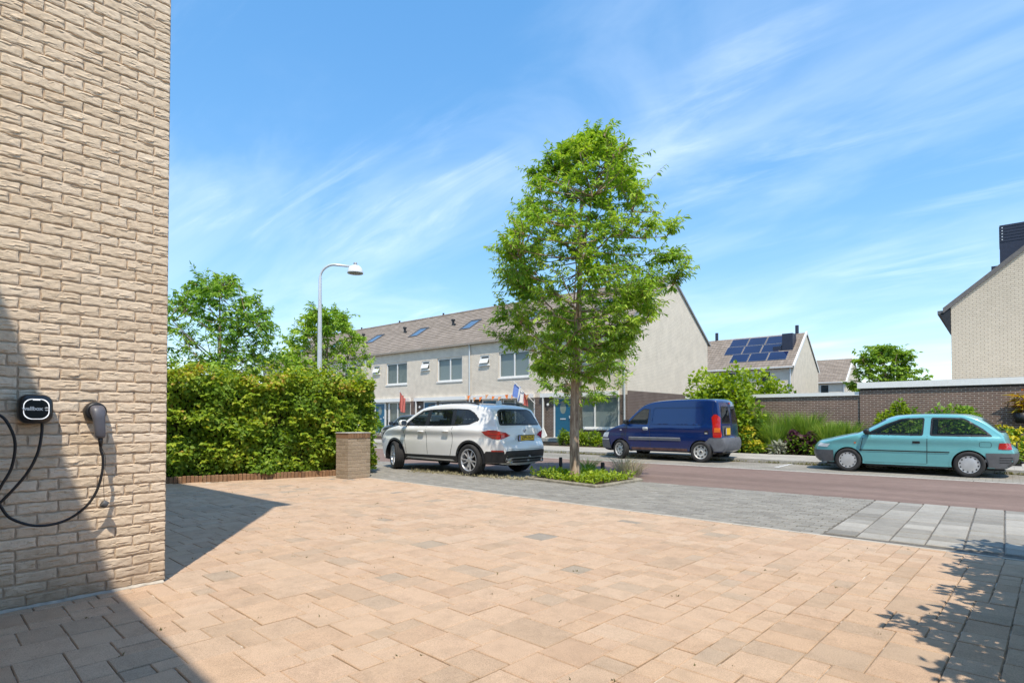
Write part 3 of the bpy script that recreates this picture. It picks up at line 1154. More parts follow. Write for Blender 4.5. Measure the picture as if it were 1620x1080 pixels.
def wall_holes(mb, x0, x1, z0, z1, y, holes, reveal=.12):
    """front face (towards -y) with rectangular holes and their reveals"""
    xs = sorted({x0, x1, *[h[0] for h in holes], *[h[1] for h in holes]})
    zs = sorted({z0, z1, *[h[2] for h in holes], *[h[3] for h in holes]})
    for a, b in zip(xs, xs[1:]):
        for c_, d in zip(zs, zs[1:]):
            mx, mz = (a + b) / 2, (c_ + d) / 2
            if any(h[0] < mx < h[1] and h[2] < mz < h[3] for h in holes):
                continue
            mb.quad((a, y, c_), (b, y, c_), (b, y, d), (a, y, d))
    for a, b, c_, d in holes:
        r_ = y + reveal
        mb.quad((a, y, c_), (a, y, d), (a, r_, d), (a, r_, c_))
        mb.quad((b, y, d), (b, y, c_), (b, r_, c_), (b, r_, d))
        mb.quad((a, y, d), (b, y, d), (b, r_, d), (a, r_, d))
        mb.quad((b, y, c_), (a, y, c_), (a, r_, c_), (b, r_, c_))
    return mb


def window(parent, x0, x1, z0, z1, y, mull=None, fill='window_backing', depth=.05, sill=True, fr=.07, name='window'):
    f = MB()
    f.box(x0, x0 + fr, y, y + depth, z0, z1).box(x1 - fr, x1, y, y + depth, z0, z1)
    f.box(x0 + fr, x1 - fr, y, y + depth, z0, z0 + fr).box(x0 + fr, x1 - fr, y, y + depth, z1 - fr, z1)
    edges = [x0 + fr]
    for m in (mull or []):
        f.box(m - fr * .55, m + fr * .55, y + .003, y + depth, z0 + fr, z1 - fr)
        edges += [m - fr * .55, m + fr * .55]
    edges.append(x1 - fr)
    w = f.build(name, M['pvc'], parent)
    for a, b in zip(edges[::2], edges[1::2]):
        MB().quad((a, y + depth * .6, z0 + fr), (b, y + depth * .6, z0 + fr), (b, y + depth * .6, z1 - fr), (a, y + depth * .6, z1 - fr)).build('pane', M['house_glass'], w)
    if fill:
        MB().quad((x0 + .01, y + depth + .06, z0 + .01), (x1 - .01, y + depth + .06, z0 + .01), (x1 - .01, y + depth + .06, z1 - .01), (x0 + .01, y + depth + .06, z1 - .01)).build('blind' if fill == 'blind' else 'window_backing', M[fill], w)  # room fill is a dark sheet painted as the unlit interior
    if sill:
        MB().box(x0 - .05, x1 + .05, y - .10, y + .02, z0 - .07, z0 - .002).build('sill', M['white'], w)
    return w


def roof_slope(mb, x0, x1, ye, ze, yr, zr_, n, t=.035):
    """overlapping tile courses from eave (ye,ze) to ridge (yr,zr)"""
    sl = math.atan2(zr_ - ze, abs(yr - ye))
    sg = 1 if yr > ye else -1
    nx, nz_ = -math.sin(sl) * sg, math.cos(sl)
    for i in range(n):
        a, b = i / n, (i + 1) / n + .01
        ya, za = ye + (yr - ye) * a, ze + (zr_ - ze) * a
        yb, zb = ye + (yr - ye) * min(b, 1), ze + (zr_ - ze) * min(b, 1)
        ti = random.uniform(.05, 1)
        p = [(ya + nx * t, za + nz_ * t), (yb, zb + .004), (ya, za)]
        mb.add([(x0, p[0][0], p[0][1]), (x1, p[0][0], p[0][1]), (x1, p[1][0], p[1][1]), (x0, p[1][0], p[1][1]), (x0, p[2][0], p[2][1]), (x1, p[2][0], p[2][1])],
               [(0, 1, 2, 3), (4, 5, 1, 0)] if sg > 0 else [(3, 2, 1, 0), (0, 1, 5, 4)], ti)
    return mb


UW, HD, EAVE, RIDGE, CAN = 5.22, 9.8, 5.78, 8.95, 2.40
ROW_Y, ROW_X = 24.5, -13.72
SLOPE = math.atan2(RIDGE - EAVE, HD / 2)


def on_roof(x, t, up):
    y = t * HD / 2
    z = EAVE + t * (RIDGE - EAVE)
    return Vector((x, y - math.sin(SLOPE) * up, z + math.cos(SLOPE) * up))


def row_house(i, label, upfill, pipe, skyl=True, end=False, far=False):
    x0 = ROW_X - UW * (i + 1)
    H = tag(empty('terraced_house', (x0, ROW_Y, 0.0)), label, 'house', 'terraced houses in the row across the street')
    base = 0.12
    big = (2.16, 4.40, 3.56, 5.03)
    small = (.68, 1.43, 4.40, 4.95)
    # upper wall
    w = wall_holes(MB(), 0, UW, CAN, EAVE, 0, [big, small])
    MB().quad((UW, HD, 0), (0, HD, 0), (0, HD, EAVE), (UW, HD, EAVE)).build('rear_wall', M['row_cream'], H)
    w.build('upper_wall', M['row_cream'], H)
    window(H, *big, .06, [(big[0] + big[1]) / 2 + .02], upfill, fr=.09)
    sw = window(H, *small, .02, None, 'room', fr=.07)
    # tilted-open sash of the small window
    sw2 = MB().box(small[0] + .04, small[1] - .04, -.02, .0, -.05, 0.0).box(small[0] + .04, small[1] - .04, -.02, .0, -.30, -.25).box(small[0] + .04, small[0] + .09, -.02, .0, -.25, -.05).box(small[1] - .09, small[1] - .04, -.02, .0, -.25, -.05).box(small[0] + .09, small[1] - .09, -.012, -.008, -.25, -.05).xf(Matrix.Translation((0, -.02, small[2] + .36)) @ Matrix.Rotation(rad(-22), 4, 'X'))
    sw2.build('sash', M['pvc'], sw)
    # ground floor: brick pier at the right, recessed front with door and glazing
    rec = .07
    door = (.90, 1.92, base + .16, CAN - .12)
    g = MB()
    wall_holes(g, UW - .42, UW, base - .1, CAN, 0, [])
    g.quad((UW - .42, 0, base - .1), (UW - .42, 0, CAN), (UW - .42, .30, CAN), (UW - .42, .30, base - .1))
    wall_holes(g, 0, .12, base - .1, CAN, 0, [])
    g.quad((.12, 0, CAN), (.12, 0, base - .1), (.12, rec, base - .1), (.12, rec, CAN))
    wall_holes(g, .12, UW - .42, base - .1, CAN, rec, [(.78, 2.36, base, CAN - .002), (2.42, UW - .44, base + .62, CAN - .002)], reveal=.03)
    g.build('ground_wall', M['row_dark'], H)
    d = MB().box(door[0], door[1], rec - .015, rec + .03, door[2], door[3])
    D = d.build('door', M['teal_door'], H)
    cxd = (door[0] + door[1]) / 2
    MB().add([(cxd + .19 * math.cos(a), rec - .022, door[2] + 1.52 + .30 * math.sin(a)) for a in np.linspace(0, 2 * math.pi, 20, endpoint=False)], [tuple(range(20))]).build('door_window', plain('frosted_pane', (0.20, 0.24, 0.21), .3), D)
    MB().box(cxd - .17, cxd + .17, rec - .03, rec - .016, door[2] + .92, door[2] + .985).build('letterbox', M['galv'], D)
    MB().box(door[1] - .10, door[1] - .06, rec - .07, rec - .016, door[2] + .98, door[2] + 1.12).build('handle', M['galv'], D)
    fr = MB().box(door[0] - .09, door[0], rec - .03, rec + .03, base, CAN - .02).box(door[1], door[1] + .09, rec - .03, rec + .03, base, CAN - .02)
    fr.box(door[0], door[1], rec - .03, rec + .03, door[3], CAN - .02).box(door[0] - .09, door[1] + .09, rec - .06, rec + .03, base, base + .155)
    fr.build('door_frame', M['pvc'], H)
    window(H, door[1] + .1, 2.36, base + .02, CAN - .02, rec - .02, None, 'room', fr=.05, sill=False)
    window(H, 2.42, UW - .45, base + .64, CAN - .02, rec - .03, [3.36], 'blind' if i in (0, 2) else 'window_backing', fr=.085)
    # canopy, its post and a concrete step
    MB().box(.02, UW - .44, -.13, rec - .035, CAN - .02, CAN + .20).build('canopy', M['white'], H)
    MB().box(.16, .24, -.12, -.04, .09, CAN - .022).build('canopy_post', M['pvc'], H)
    MB().bbox(.3, 2.3, -1.0, rec - .07, .05, .26, .012).build('step', M['concrete'], H)
    MB().lathe([(0, 0), (.07, .005), (.08, .05), (.06, .09), (0, .1)], 12, 'y', (.46, rec - .10, 2.0)).build('porch_lamp', M['white'], H)
    # roof
    R = roof_slope(MB(), 0, UW, -.16, EAVE - .02, HD / 2, RIDGE, 19)
    roof_slope(R, 0, UW, HD + .28, EAVE - .10, HD / 2, RIDGE, 19)
    R = R.build('roof', M['rooftile'], H)
    MB().tube([(0, HD / 2, RIDGE + .01), (UW, HD / 2, RIDGE + .01)], .09, 8).build('ridge_tile', M['rooftile'], R)
    MB().box(0, UW, -.22, -.04, EAVE - .12, EAVE - .02).build('gutter', plain('taupe_gutter', (.34, .29, .24), .6), H)
    if pipe:
        MB().tube([(UW - .12, -.12, EAVE - .1), (UW - .12, -.08, EAVE - .3), (UW - .12, -.06, .1)], .045, 8).build('downpipe', M['galv'], H)
    Rm = Matrix.Rotation(SLOPE, 4, 'X')
    if skyl:
        p = on_roof(2.72, .50, .0)
        k_ = MB()
        w_, h_ = .98, 1.40
        k_.box(-w_ / 2, w_ / 2, -h_ / 2, -h_ / 2 + .08, 0, .12).box(-w_ / 2, w_ / 2, h_ / 2 - .08, h_ / 2, 0, .12)
        k_.box(-w_ / 2, -w_ / 2 + .07, -h_ / 2 + .08, h_ / 2 - .08, 0, .12).box(w_ / 2 - .07, w_ / 2, -h_ / 2 + .08, h_ / 2 - .08, 0, .12)
        sk = k_.xf(Matrix.Translation(p) @ Rm).build('skylight', M['mid'], H)
        MB().quad((-w_ / 2 + .06, -h_ / 2 + .07, .09), (w_ / 2 - .06, -h_ / 2 + .07, .09), (w_ / 2 - .06, h_ / 2 - .07, .09), (-w_ / 2 + .06, h_ / 2 - .07, .09)).xf(Matrix.Translation(p) @ Rm).build('pane', M['sky_glass'], sk)
    p = on_roof(.62, .58, 0)
    MB().tube([p, p + Vector((0, 0, .34))], .085, 10).tube([p + Vector((0, 0, .34)), p + Vector((0, 0, .46))], .14, 10).tube([p + Vector((.25, -.1, -.15)), p + Vector((.25, -.1, .12))], .08, 8).build('flue', M['dark'], H)
    p = Vector((UW * .5, HD / 2, RIDGE + .02))
    MB().tube([p, p + Vector((0, 0, .2))], .07, 8).build('ridge_vent', M['dark'], H)
    if end:
        gz = MB().quad((UW, 0, CAN + .2), (UW, HD, CAN + .2), (UW, HD, EAVE), (UW, 0, EAVE))
        gz.add([(UW, -.05, EAVE - .001), (UW, HD + .05, EAVE - .001), (UW, HD / 2, RIDGE + .03)], [(0, 1, 2)])
        gz.build('gable_wall', M['gable_cream'], H)
        MB().quad((UW, 0, base - .1), (UW, HD, base - .1), (UW, HD, CAN + .2), (UW, 0, CAN + .2)).build('gable_plinth', M['row_dark'], H)
        for s_ in (0, 1):
            ya = -.18 if s_ == 0 else HD + .3
            MB().add([(UW - .02, ya, EAVE - .02), (UW + .09, ya, EAVE - .02), (UW + .09, HD / 2, RIDGE + .12), (UW - .02, HD / 2, RIDGE + .12),
                      (UW - .02, ya, EAVE - .13), (UW + .09, ya, EAVE - .13), (UW + .09, HD / 2, RIDGE + .01), (UW - .02, HD / 2, RIDGE + .01)],
                     [(0, 1, 2, 3), (4, 5, 1, 0), (5, 6, 2, 1), (7, 6, 5, 4), (3, 7, 4, 0)]).build('verge_board', M['zinc'], H)
    return H


labels = ['end terraced house with the wide cream gable and a blue door',
          'terraced house with orange bunting along its white canopy',
          'terraced house with window blinds beside the bunting house, away from the gable',
          'terraced house with the red flag hanging at its front',
          'terraced house half behind the street lamp and the round-crowned tree beside it',
          'terraced house beyond the lamp, only its roof over the hedge',
          'farthest terraced house of the long row, behind hedge and trees']
fills = ['blind', 'blind', 'blind', 'window_backing', 'window_backing', 'room', 'room']
ROW = [row_house(i, labels[i], fills[i], pipe=(i % 2 == 0), end=(i == 0)) for i in range(7)]

# bunting, flags -------------------------------------------------------------
x1 = ROW_X - UW
x2 = x1 - UW
bun = tag(empty('bunting', (x2 + .1, ROW_Y - .45, 2.62)), 'string of orange pennants along a white canopy', 'bunting')
pts = []
for q in range(0, 41):
    t = q / 40
    pts.append(Vector((t * 4.9, -.02, .02 - .16 * abs(math.sin(t * math.pi * 3)))))
MB().tube(pts, .008, 5).build('string', M['cloth_white'], bun)
for q in range(0, 19, 2):
    p = pts[2 * q + 1]
    w_, h_ = .13, .27 + random.uniform(-.03, .03)
    sw_ = random.uniform(-.12, .12)
    MB().add([(p.x - w_, p.y, p.z), (p.x + w_, p.y, p.z), (p.x + sw_, p.y - random.uniform(.02, .12), p.z - h_), (p.x - w_ * .3, p.y - .03, p.z - h_ * .5)],
             [(0, 1, 2), (0, 2, 3)]).build('pennant', M['orange'] if q % 4 == 0 else plain('faded_orange_cloth', (.62, .30, .14), .9), bun)


def hanging_flag(name, label, foot, tip, stripes, drop, width, seed):
    foot, tip = Vector(foot), Vector(tip)
    fl_ = tag(empty(name, foot), label, 'flag')
    o = MB().tube([foot, tip], .022, 8).build('pole', M['cloth_white'], fl_)
    o.matrix_parent_inverse = Matrix.Translation(-foot)
    rr = random.Random(seed)
    ax = (tip - foot)
    nW, nH = 10, 12
    bands = len(stripes)
    for b_, mt in enumerate(stripes):
        mb = MB()
        vs, fs = [], []
        for i in range(nW + 1):
            for j in range(nH // 2 + 1):
                u = (b_ + i / nW) / bands
                v = j / (nH // 2)
                base = foot + ax * (.97 - .62 * u * width)
                p = base + Vector((.10 * math.sin(u * 17 + v * 2 + seed), .09 * math.cos(u * 21 + v * 1.5), -drop * v * (1 - .35 * abs(u - .4)))) + Vector((0, 0, -.02))
                p.x += (.5 - u) * -.1 * v
                vs.append(p - foot)
        for i in range(nW):
            for j in range(nH // 2):
                a = i * (nH // 2 + 1) + j
                fs.append((a, a + nH // 2 + 1, a + nH // 2 + 2, a + 1))
        mb.add(vs, fs).build('cloth', mt, fl_, True)
    return fl_


hanging_flag('flag', 'limp red white and blue flag on a slanting white pole', on_y(846.5, 638.5, ROW_Y - .06), on_y(813, 604, ROW_Y - 1.0), [M['blue_cloth'], M['cloth_white'], M['red_cloth']], .75, .95, 2)
hanging_flag('flag', 'limp plain red flag at the front of a terraced house', on_y(641, 634, ROW_Y - .06), on_y(632, 618, ROW_Y - .8), [M['red_cloth'], M['red_cloth']], 1.15, 1.2, 5)
p = on_y(861, 686, ROW_Y - .4)
MB().box(-.16, .16, -.03, .03, 0, .50).xf(Matrix.Rotation(rad(-28), 4, 'Y')).build('doorstep_board', M['white'], None, loc=(p.x, ROW_Y - .35, .27))
tag(bpy.data.objects['doorstep_board'], 'white board leaning by the doorstep of the blue door', 'board')

# ------------------------------------------------------------------ garden wall and garage
GY = 21.5
gx = on_y(1360, 610, GY).x
zg = on_y(1480, 601, GY).z
zw = on_y(1280, 621.5, GY).z
gw = tag(empty('garden_wall', (gx, GY, .08)), 'brown brick garden wall with a white coping behind the ornamental grasses', 'wall')
xl = on_y(1085, 640, GY).x
MB().box(xl - gx, -.02, .05, .27, -.05, zw - .08 - .12).build('brickwork', M['garden_brick'], gw)
MB().box(xl - gx - .02, -.021, .0, .32, zw - .08 - .118, zw - .08).build('coping', M['white'], gw)
ga = tag(empty('garage', (gx, GY, .08)), 'low brown brick garage with a broad white roof edge', 'garage')
MB().box(0, 8.5, 0, 6, -.05, zg - .08 - .25).build('brickwork', M['garden_brick'], ga)
MB().box(.01, 8.5, .03, 6, zg - .08 - .248, zg - .08 - .19).build('shadow_gap', M['dark'], ga)
MB().box(-.06, 8.6, -.07, 6.1, zg - .08 - .188, zg - .08).build('roof_edge', M['white'], ga)
MB().box(-.10, .02, -.03, .0, .0, 1.05).build('post', M['dark'], ga)

# ------------------------------------------------------------------ gabled house behind the garage
RY = 28.0
rx = on_y(1505, 540, RY).x
ze = on_y(1504, 486, RY).z
zr2 = on_y(1620, 397, RY)
sl2 = (zr2.z - ze) / (zr2.x - rx)
gh = tag(empty('gabled_house', (rx, RY, .08)), 'tall cream brick gable house behind the garage with a dark roof box', 'house')
half = 4.6
M['gable2'] = brick_mat('tall_gable_brick', (0.60, 0.52, 0.41), (0.555, 0.48, 0.375), (0.40, 0.34, 0.265), bump=.5, var=.06)
apex = (half, ze - .08 + half * sl2)
MB().prism([(0, -.05), (2 * half, -.05), (2 * half, ze - .08), apex, (0, ze - .08)], 'y', 0, 9).build('brickwork', M['gable2'], gh)
for s_ in (0, 1):
    e = (-.25, ze - .08 - .25 * sl2) if s_ == 0 else (2 * half + .25, ze - .08 - .25 * sl2)
    MB().prism([e, (apex[0], apex[1]), (apex[0], apex[1] + .20), (e[0], e[1] + .20)], 'y', -.06, 9.1).build('roof', plain('dark_roof', (0.13, 0.12, 0.115), .8), gh)
MB().prism([(-.34, ze - .30), (-.02, ze - .16), (-.01, ze - 1.15)], 'y', -.02, .16).build('eave_bracket', M['dark'], gh)
MB().box(-.42, -.22, -.02, 9, ze - .32, ze - .18).build('gutter', M['mid'], gh)
# dark clad box on the roof, with rows of vent holes
cA = on_y(1581, 357, RY + 1.2)
cx0 = cA.x - rx
M['clad'] = plain('dark_slate_cladding', (0.020, 0.026, 0.050), .5, var=.15)
cz1 = cA.z - .08
czb = ze - .08 + (cx0) * sl2 - .1
stk = MB().box(cx0, cx0 + 1.5, 1.2, 2.4, czb, cz1).build('roof_box', M['clad'], gh)
for q in range(6):
    MB().box(cx0 - .012, cx0 + 1.512, 1.188, 2.412, cz1 - .08 - q * .115, cz1 - .05 - q * .115).build('cladding_rail', M['clad'], stk)
for q in range(5):
    MB().box(cx0 + .06, cx0 + .10, 1.18, 1.187, cz1 - .13 - q * .115, cz1 - .09 - q * .115).build('vent_hole', M['galv'], stk)
    MB().box(cx0 + 1.0, cx0 + 1.2, 1.18, 1.187, cz1 - .13 - q * .115, cz1 - .10 - q * .115).build('vent_hole', M['galv'], stk)
MB().box(cx0 - .26, cx0 - .02, 1.3, 1.9, ze - .08 + (cx0 - .3) * sl2 - .05, ze - .08 + (cx0) * sl2 + .42).build('roof_vent', M['clad'], gh)


# ------------------------------------------------------------------ far houses
def far_row(label, x_end, y0, length, depth, eave, ridge, units, panels=False):
    H = tag(empty('far_house', (x_end - length, y0, 0)), label, 'house')
    w = wall_holes(MB(), 0, length, 0, eave, 0, [(length - 2.9, length - 1.9, eave - 1.5, eave - .35), (length - 6.2, length - 5.0, eave - 1.5, eave - .35)])
    w.quad((length, 0, 0), (length, depth, 0), (length, depth, eave), (length, 0, eave))
    w.add([(length, 0, eave), (length, depth, eave), (length, depth / 2, ridge)], [(0, 1, 2)])
    w.build('wall', M['gable_cream'], H)
    window(H, length - 2.9, length - 1.9, eave - 1.5, eave - .35, .05, None, 'room', fr=.08)
    window(H, length - 6.2, length - 5.0, eave - 1.5, eave - .35, .05, None, 'room', fr=.08)
    R = roof_slope(MB(), 0, length, -.25, eave - .1, depth / 2, ridge, 16, .05)
    roof_slope(R, 0, length, depth + .25, eave - .1, depth / 2, ridge, 16, .05)
    R.build('roof', M['rooftile'], H)
    MB().box(0, length, -.38, -.2, eave - .2, eave - .08).build('gutter', M['pvc'], H)
    for s_ in (0, 1):
        ya = -.25 if s_ == 0 else depth + .25
        MB().add([(length - .05, ya, eave - .05), (length + .1, ya, eave - .05), (length + .1, depth / 2, ridge + .12), (length - .05, depth / 2, ridge + .12),
                  (length + .1, ya, eave - .3), (length + .1, depth / 2, ridge - .15)], [(0, 1, 2, 3), (4, 5, 2, 1)]).build('verge_board', M['pvc'], H)
    MB().tube([(length - .25, -.1, eave - .1), (length - .25, -.1, 0)], .06, 6).build('downpipe', M['galv'], H)
    return H


h2 = far_row('pale far house with solar panels and dark roof boxes behind the garden wall', -13.95, 54, 24, 8.7, 5.9, 9.25, 4)
SL2 = math.atan2(9.25 - 5.9, 8.7 / 2)
RM2 = Matrix.Rotation(SL2, 4, 'X')


def roof2(x, t, up=0.0):
    return Vector((x, t * 4.35 - math.sin(SL2) * up, 5.9 + t * 3.35 + math.cos(SL2) * up))


k = NT('solar_cells')
co = k.coord(); n1 = k.noise(co, .5, 2)
k.base(k.ramp(n1, [(.3, (0.006, 0.010, 0.045)), (.7, (0.010, 0.016, 0.065))]), .12, .6); k.b.inputs['Coat Weight'].default_value = .5; M['solar'] = k.m
pw_, ph_ = 1.62, 1.38
for rowi, (t, xs) in enumerate(((.80, (12.2, 13.9, 15.6)), (.54, (12.1, 13.8, 15.5)), (.28, (13.0, 14.7, 16.4)), (.80, (6.6, 8.3)), (.54, (6.6, 8.3)))):
    for x in xs:
        p = roof2(x + 6.0, t, .10)
        P = MB().box(-pw_ / 2, pw_ / 2, -ph_ / 2, ph_ / 2, 0, .035).xf(Matrix.Translation(p) @ RM2).build('solar_panel', M['zinc'], h2)
        MB().quad((-pw_ / 2 + .025, -ph_ / 2 + .025, .037), (pw_ / 2 - .025, -ph_ / 2 + .025, .037), (pw_ / 2 - .025, ph_ / 2 - .025, .037), (-pw_ / 2 + .025, ph_ / 2 - .025, .037)).xf(Matrix.Translation(p) @ RM2).build('cell_sheet', M['solar'], P)
for x, t in ((23.0, .55), (14.6, .42)):
    p = roof2(x, t)
    MB().box(p.x - .45, p.x + .45, p.y - .5, p.y + .7, p.z - .3, p.z + 1.25).build('roof_box', M['clad'], h2)
    MB().box(p.x - 1.25, p.x - .5, p.y - .5, p.y + .2, p.z - .3, p.z + .12).build('roof_flashing', M['clad'], h2)
for x in (23.2, 15.6):
    MB().tube([(x, 4.35, 9.2), (x, 4.35, 10.0)], .16, 8).build('ridge_flue', M['clad'], h2)
h3 = far_row('farthest pale house with a plain taupe roof behind the garden wall', -14.7, 80, 15, 9.0, 5.85, 9.0, 2)
MB().tube([(4.5, 4.5, 8.9), (4.5, 4.5, 9.5)], .16, 8).build('ridge_flue', M['dark'], h3)

# ------------------------------------------------------------------ street lamp
lp = at_d(505.5, 590, 18.2)
lamp = tag(empty('street_lamp', (lp.x, lp.y, 0)), 'pale street lamp with a curved arm and a white dome shade', 'street lamp')
right = Vector((math.cos(YAW), math.sin(YAW), 0))
ht = at_d(510, 419, 18.2).z
path = [Vector((0, 0, 0)), Vector((0, 0, 2.0)), Vector((0, 0, 4.0)), Vector((0, 0, ht - .42))]
for a in range(10, 91, 10):
    path.append(Vector((0, 0, ht - .42)) + right * (.42 - .42 * math.cos(rad(a))) + Vector((0, 0, .42 * math.sin(rad(a)))))
path.append(path[-1] + right * .56 + Vector((0, 0, -.06)))
MB().tube(path, [.085, .075, .062, .048] + [.036] * 10, 12).build('pole', M['galv'], lamp, True)
hc = path[-1] + right * .08
dome = MB().lathe([(.04, .045), (.075, .04), (.12, .022), (.165, -.01), (.20, -.055), (.225, -.115), (.235, -.18), (.236, -.205), (.222, -.205), (.20, -.10), (.0, -.03)], 24, 'z', hc)
dm = dome.build('lamp_shade', plain('white_enamel', (0.74, 0.76, 0.77), .3, var=.03), lamp, True)
MB().lathe([(0, -.20), (.12, -.195), (.2, -.185), (.212, -.175)], 20, 'z', hc).build('diffuser', plain('grey_diffuser', (0.25, 0.26, 0.26), .4), dm)
MB().lathe([(.0, .12), (.05, .12), (.058, .10), (.058, .02)], 16, 'z', hc).build('fitting', M['zinc'], lamp, True)
# ================================================================== PARKED CARS
def resample(pts, n, smooth=True):
    P = [Vector(p) for p in (smooth_path([(a, 0, b) for a, b in pts], 10) if smooth else [(a, 0, b) for a, b in pts])]
    L = [0.0]
    for a, b in zip(P, P[1:]):
        L.append(L[-1] + (b - a).length)
    out = []
    j = 0
    for i in range(n):
        s = L[-1] * i / (n - 1)
        while j < len(L) - 2 and L[j + 1] < s:
            j += 1
        t = (s - L[j]) / max(L[j + 1] - L[j], 1e-9)
        out.append(P[j].lerp(P[j + 1], min(1, t)))
    return out


def inside(pt, poly):
    x, y = pt
    c = False
    n = len(poly)
    for i in range(n):
        x0, y0 = poly[i]
        x1, y1 = poly[(i + 1) % n]
        if (y0 > y) != (y1 > y) and x < (x1 - x0) * (y - y0) / (y1 - y0) + x0:
            c = not c
    return c


def shrink(poly, d):
    n = len(poly)
    ar = sum(poly[i][0] * poly[(i + 1) % n][1] - poly[(i + 1) % n][0] * poly[i][1] for i in range(n))
    sg = 1 if ar > 0 else -1
    out = []
    for i in range(n):
        p0, p1, p2 = Vector(poly[i - 1]), Vector(poly[i]), Vector(poly[(i + 1) % n])
        e1, e2 = (p1 - p0).normalized(), (p2 - p1).normalized()
        n1, n2 = Vector((-e1.y, e1.x)) * sg, Vector((-e2.y, e2.x)) * sg
        b = (n1 + n2)
        if b.length < 1e-6:
            b = n1
        b.normalize()
        out.append(tuple(p1 + b * (d / max(.35, b.dot(n1)))))
    return out


def rounded(poly, n=4):
    """round polygon corners a little (quadratic)"""
    out = []
    m = len(poly)
    for i in range(m):
        p0, p1, p2 = Vector(poly[i - 1]), Vector(poly[i]), Vector(poly[(i + 1) % m])
        r_ = min(.05, (p0 - p1).length * .35, (p2 - p1).length * .35)
        a = p1 + (p0 - p1).normalized() * r_
        b = p1 + (p2 - p1).normalized() * r_
        for q in range(n + 1):
            t = q / n
            out.append(tuple(a * (1 - t) ** 2 + p1 * 2 * t * (1 - t) + b * t * t))
    return out


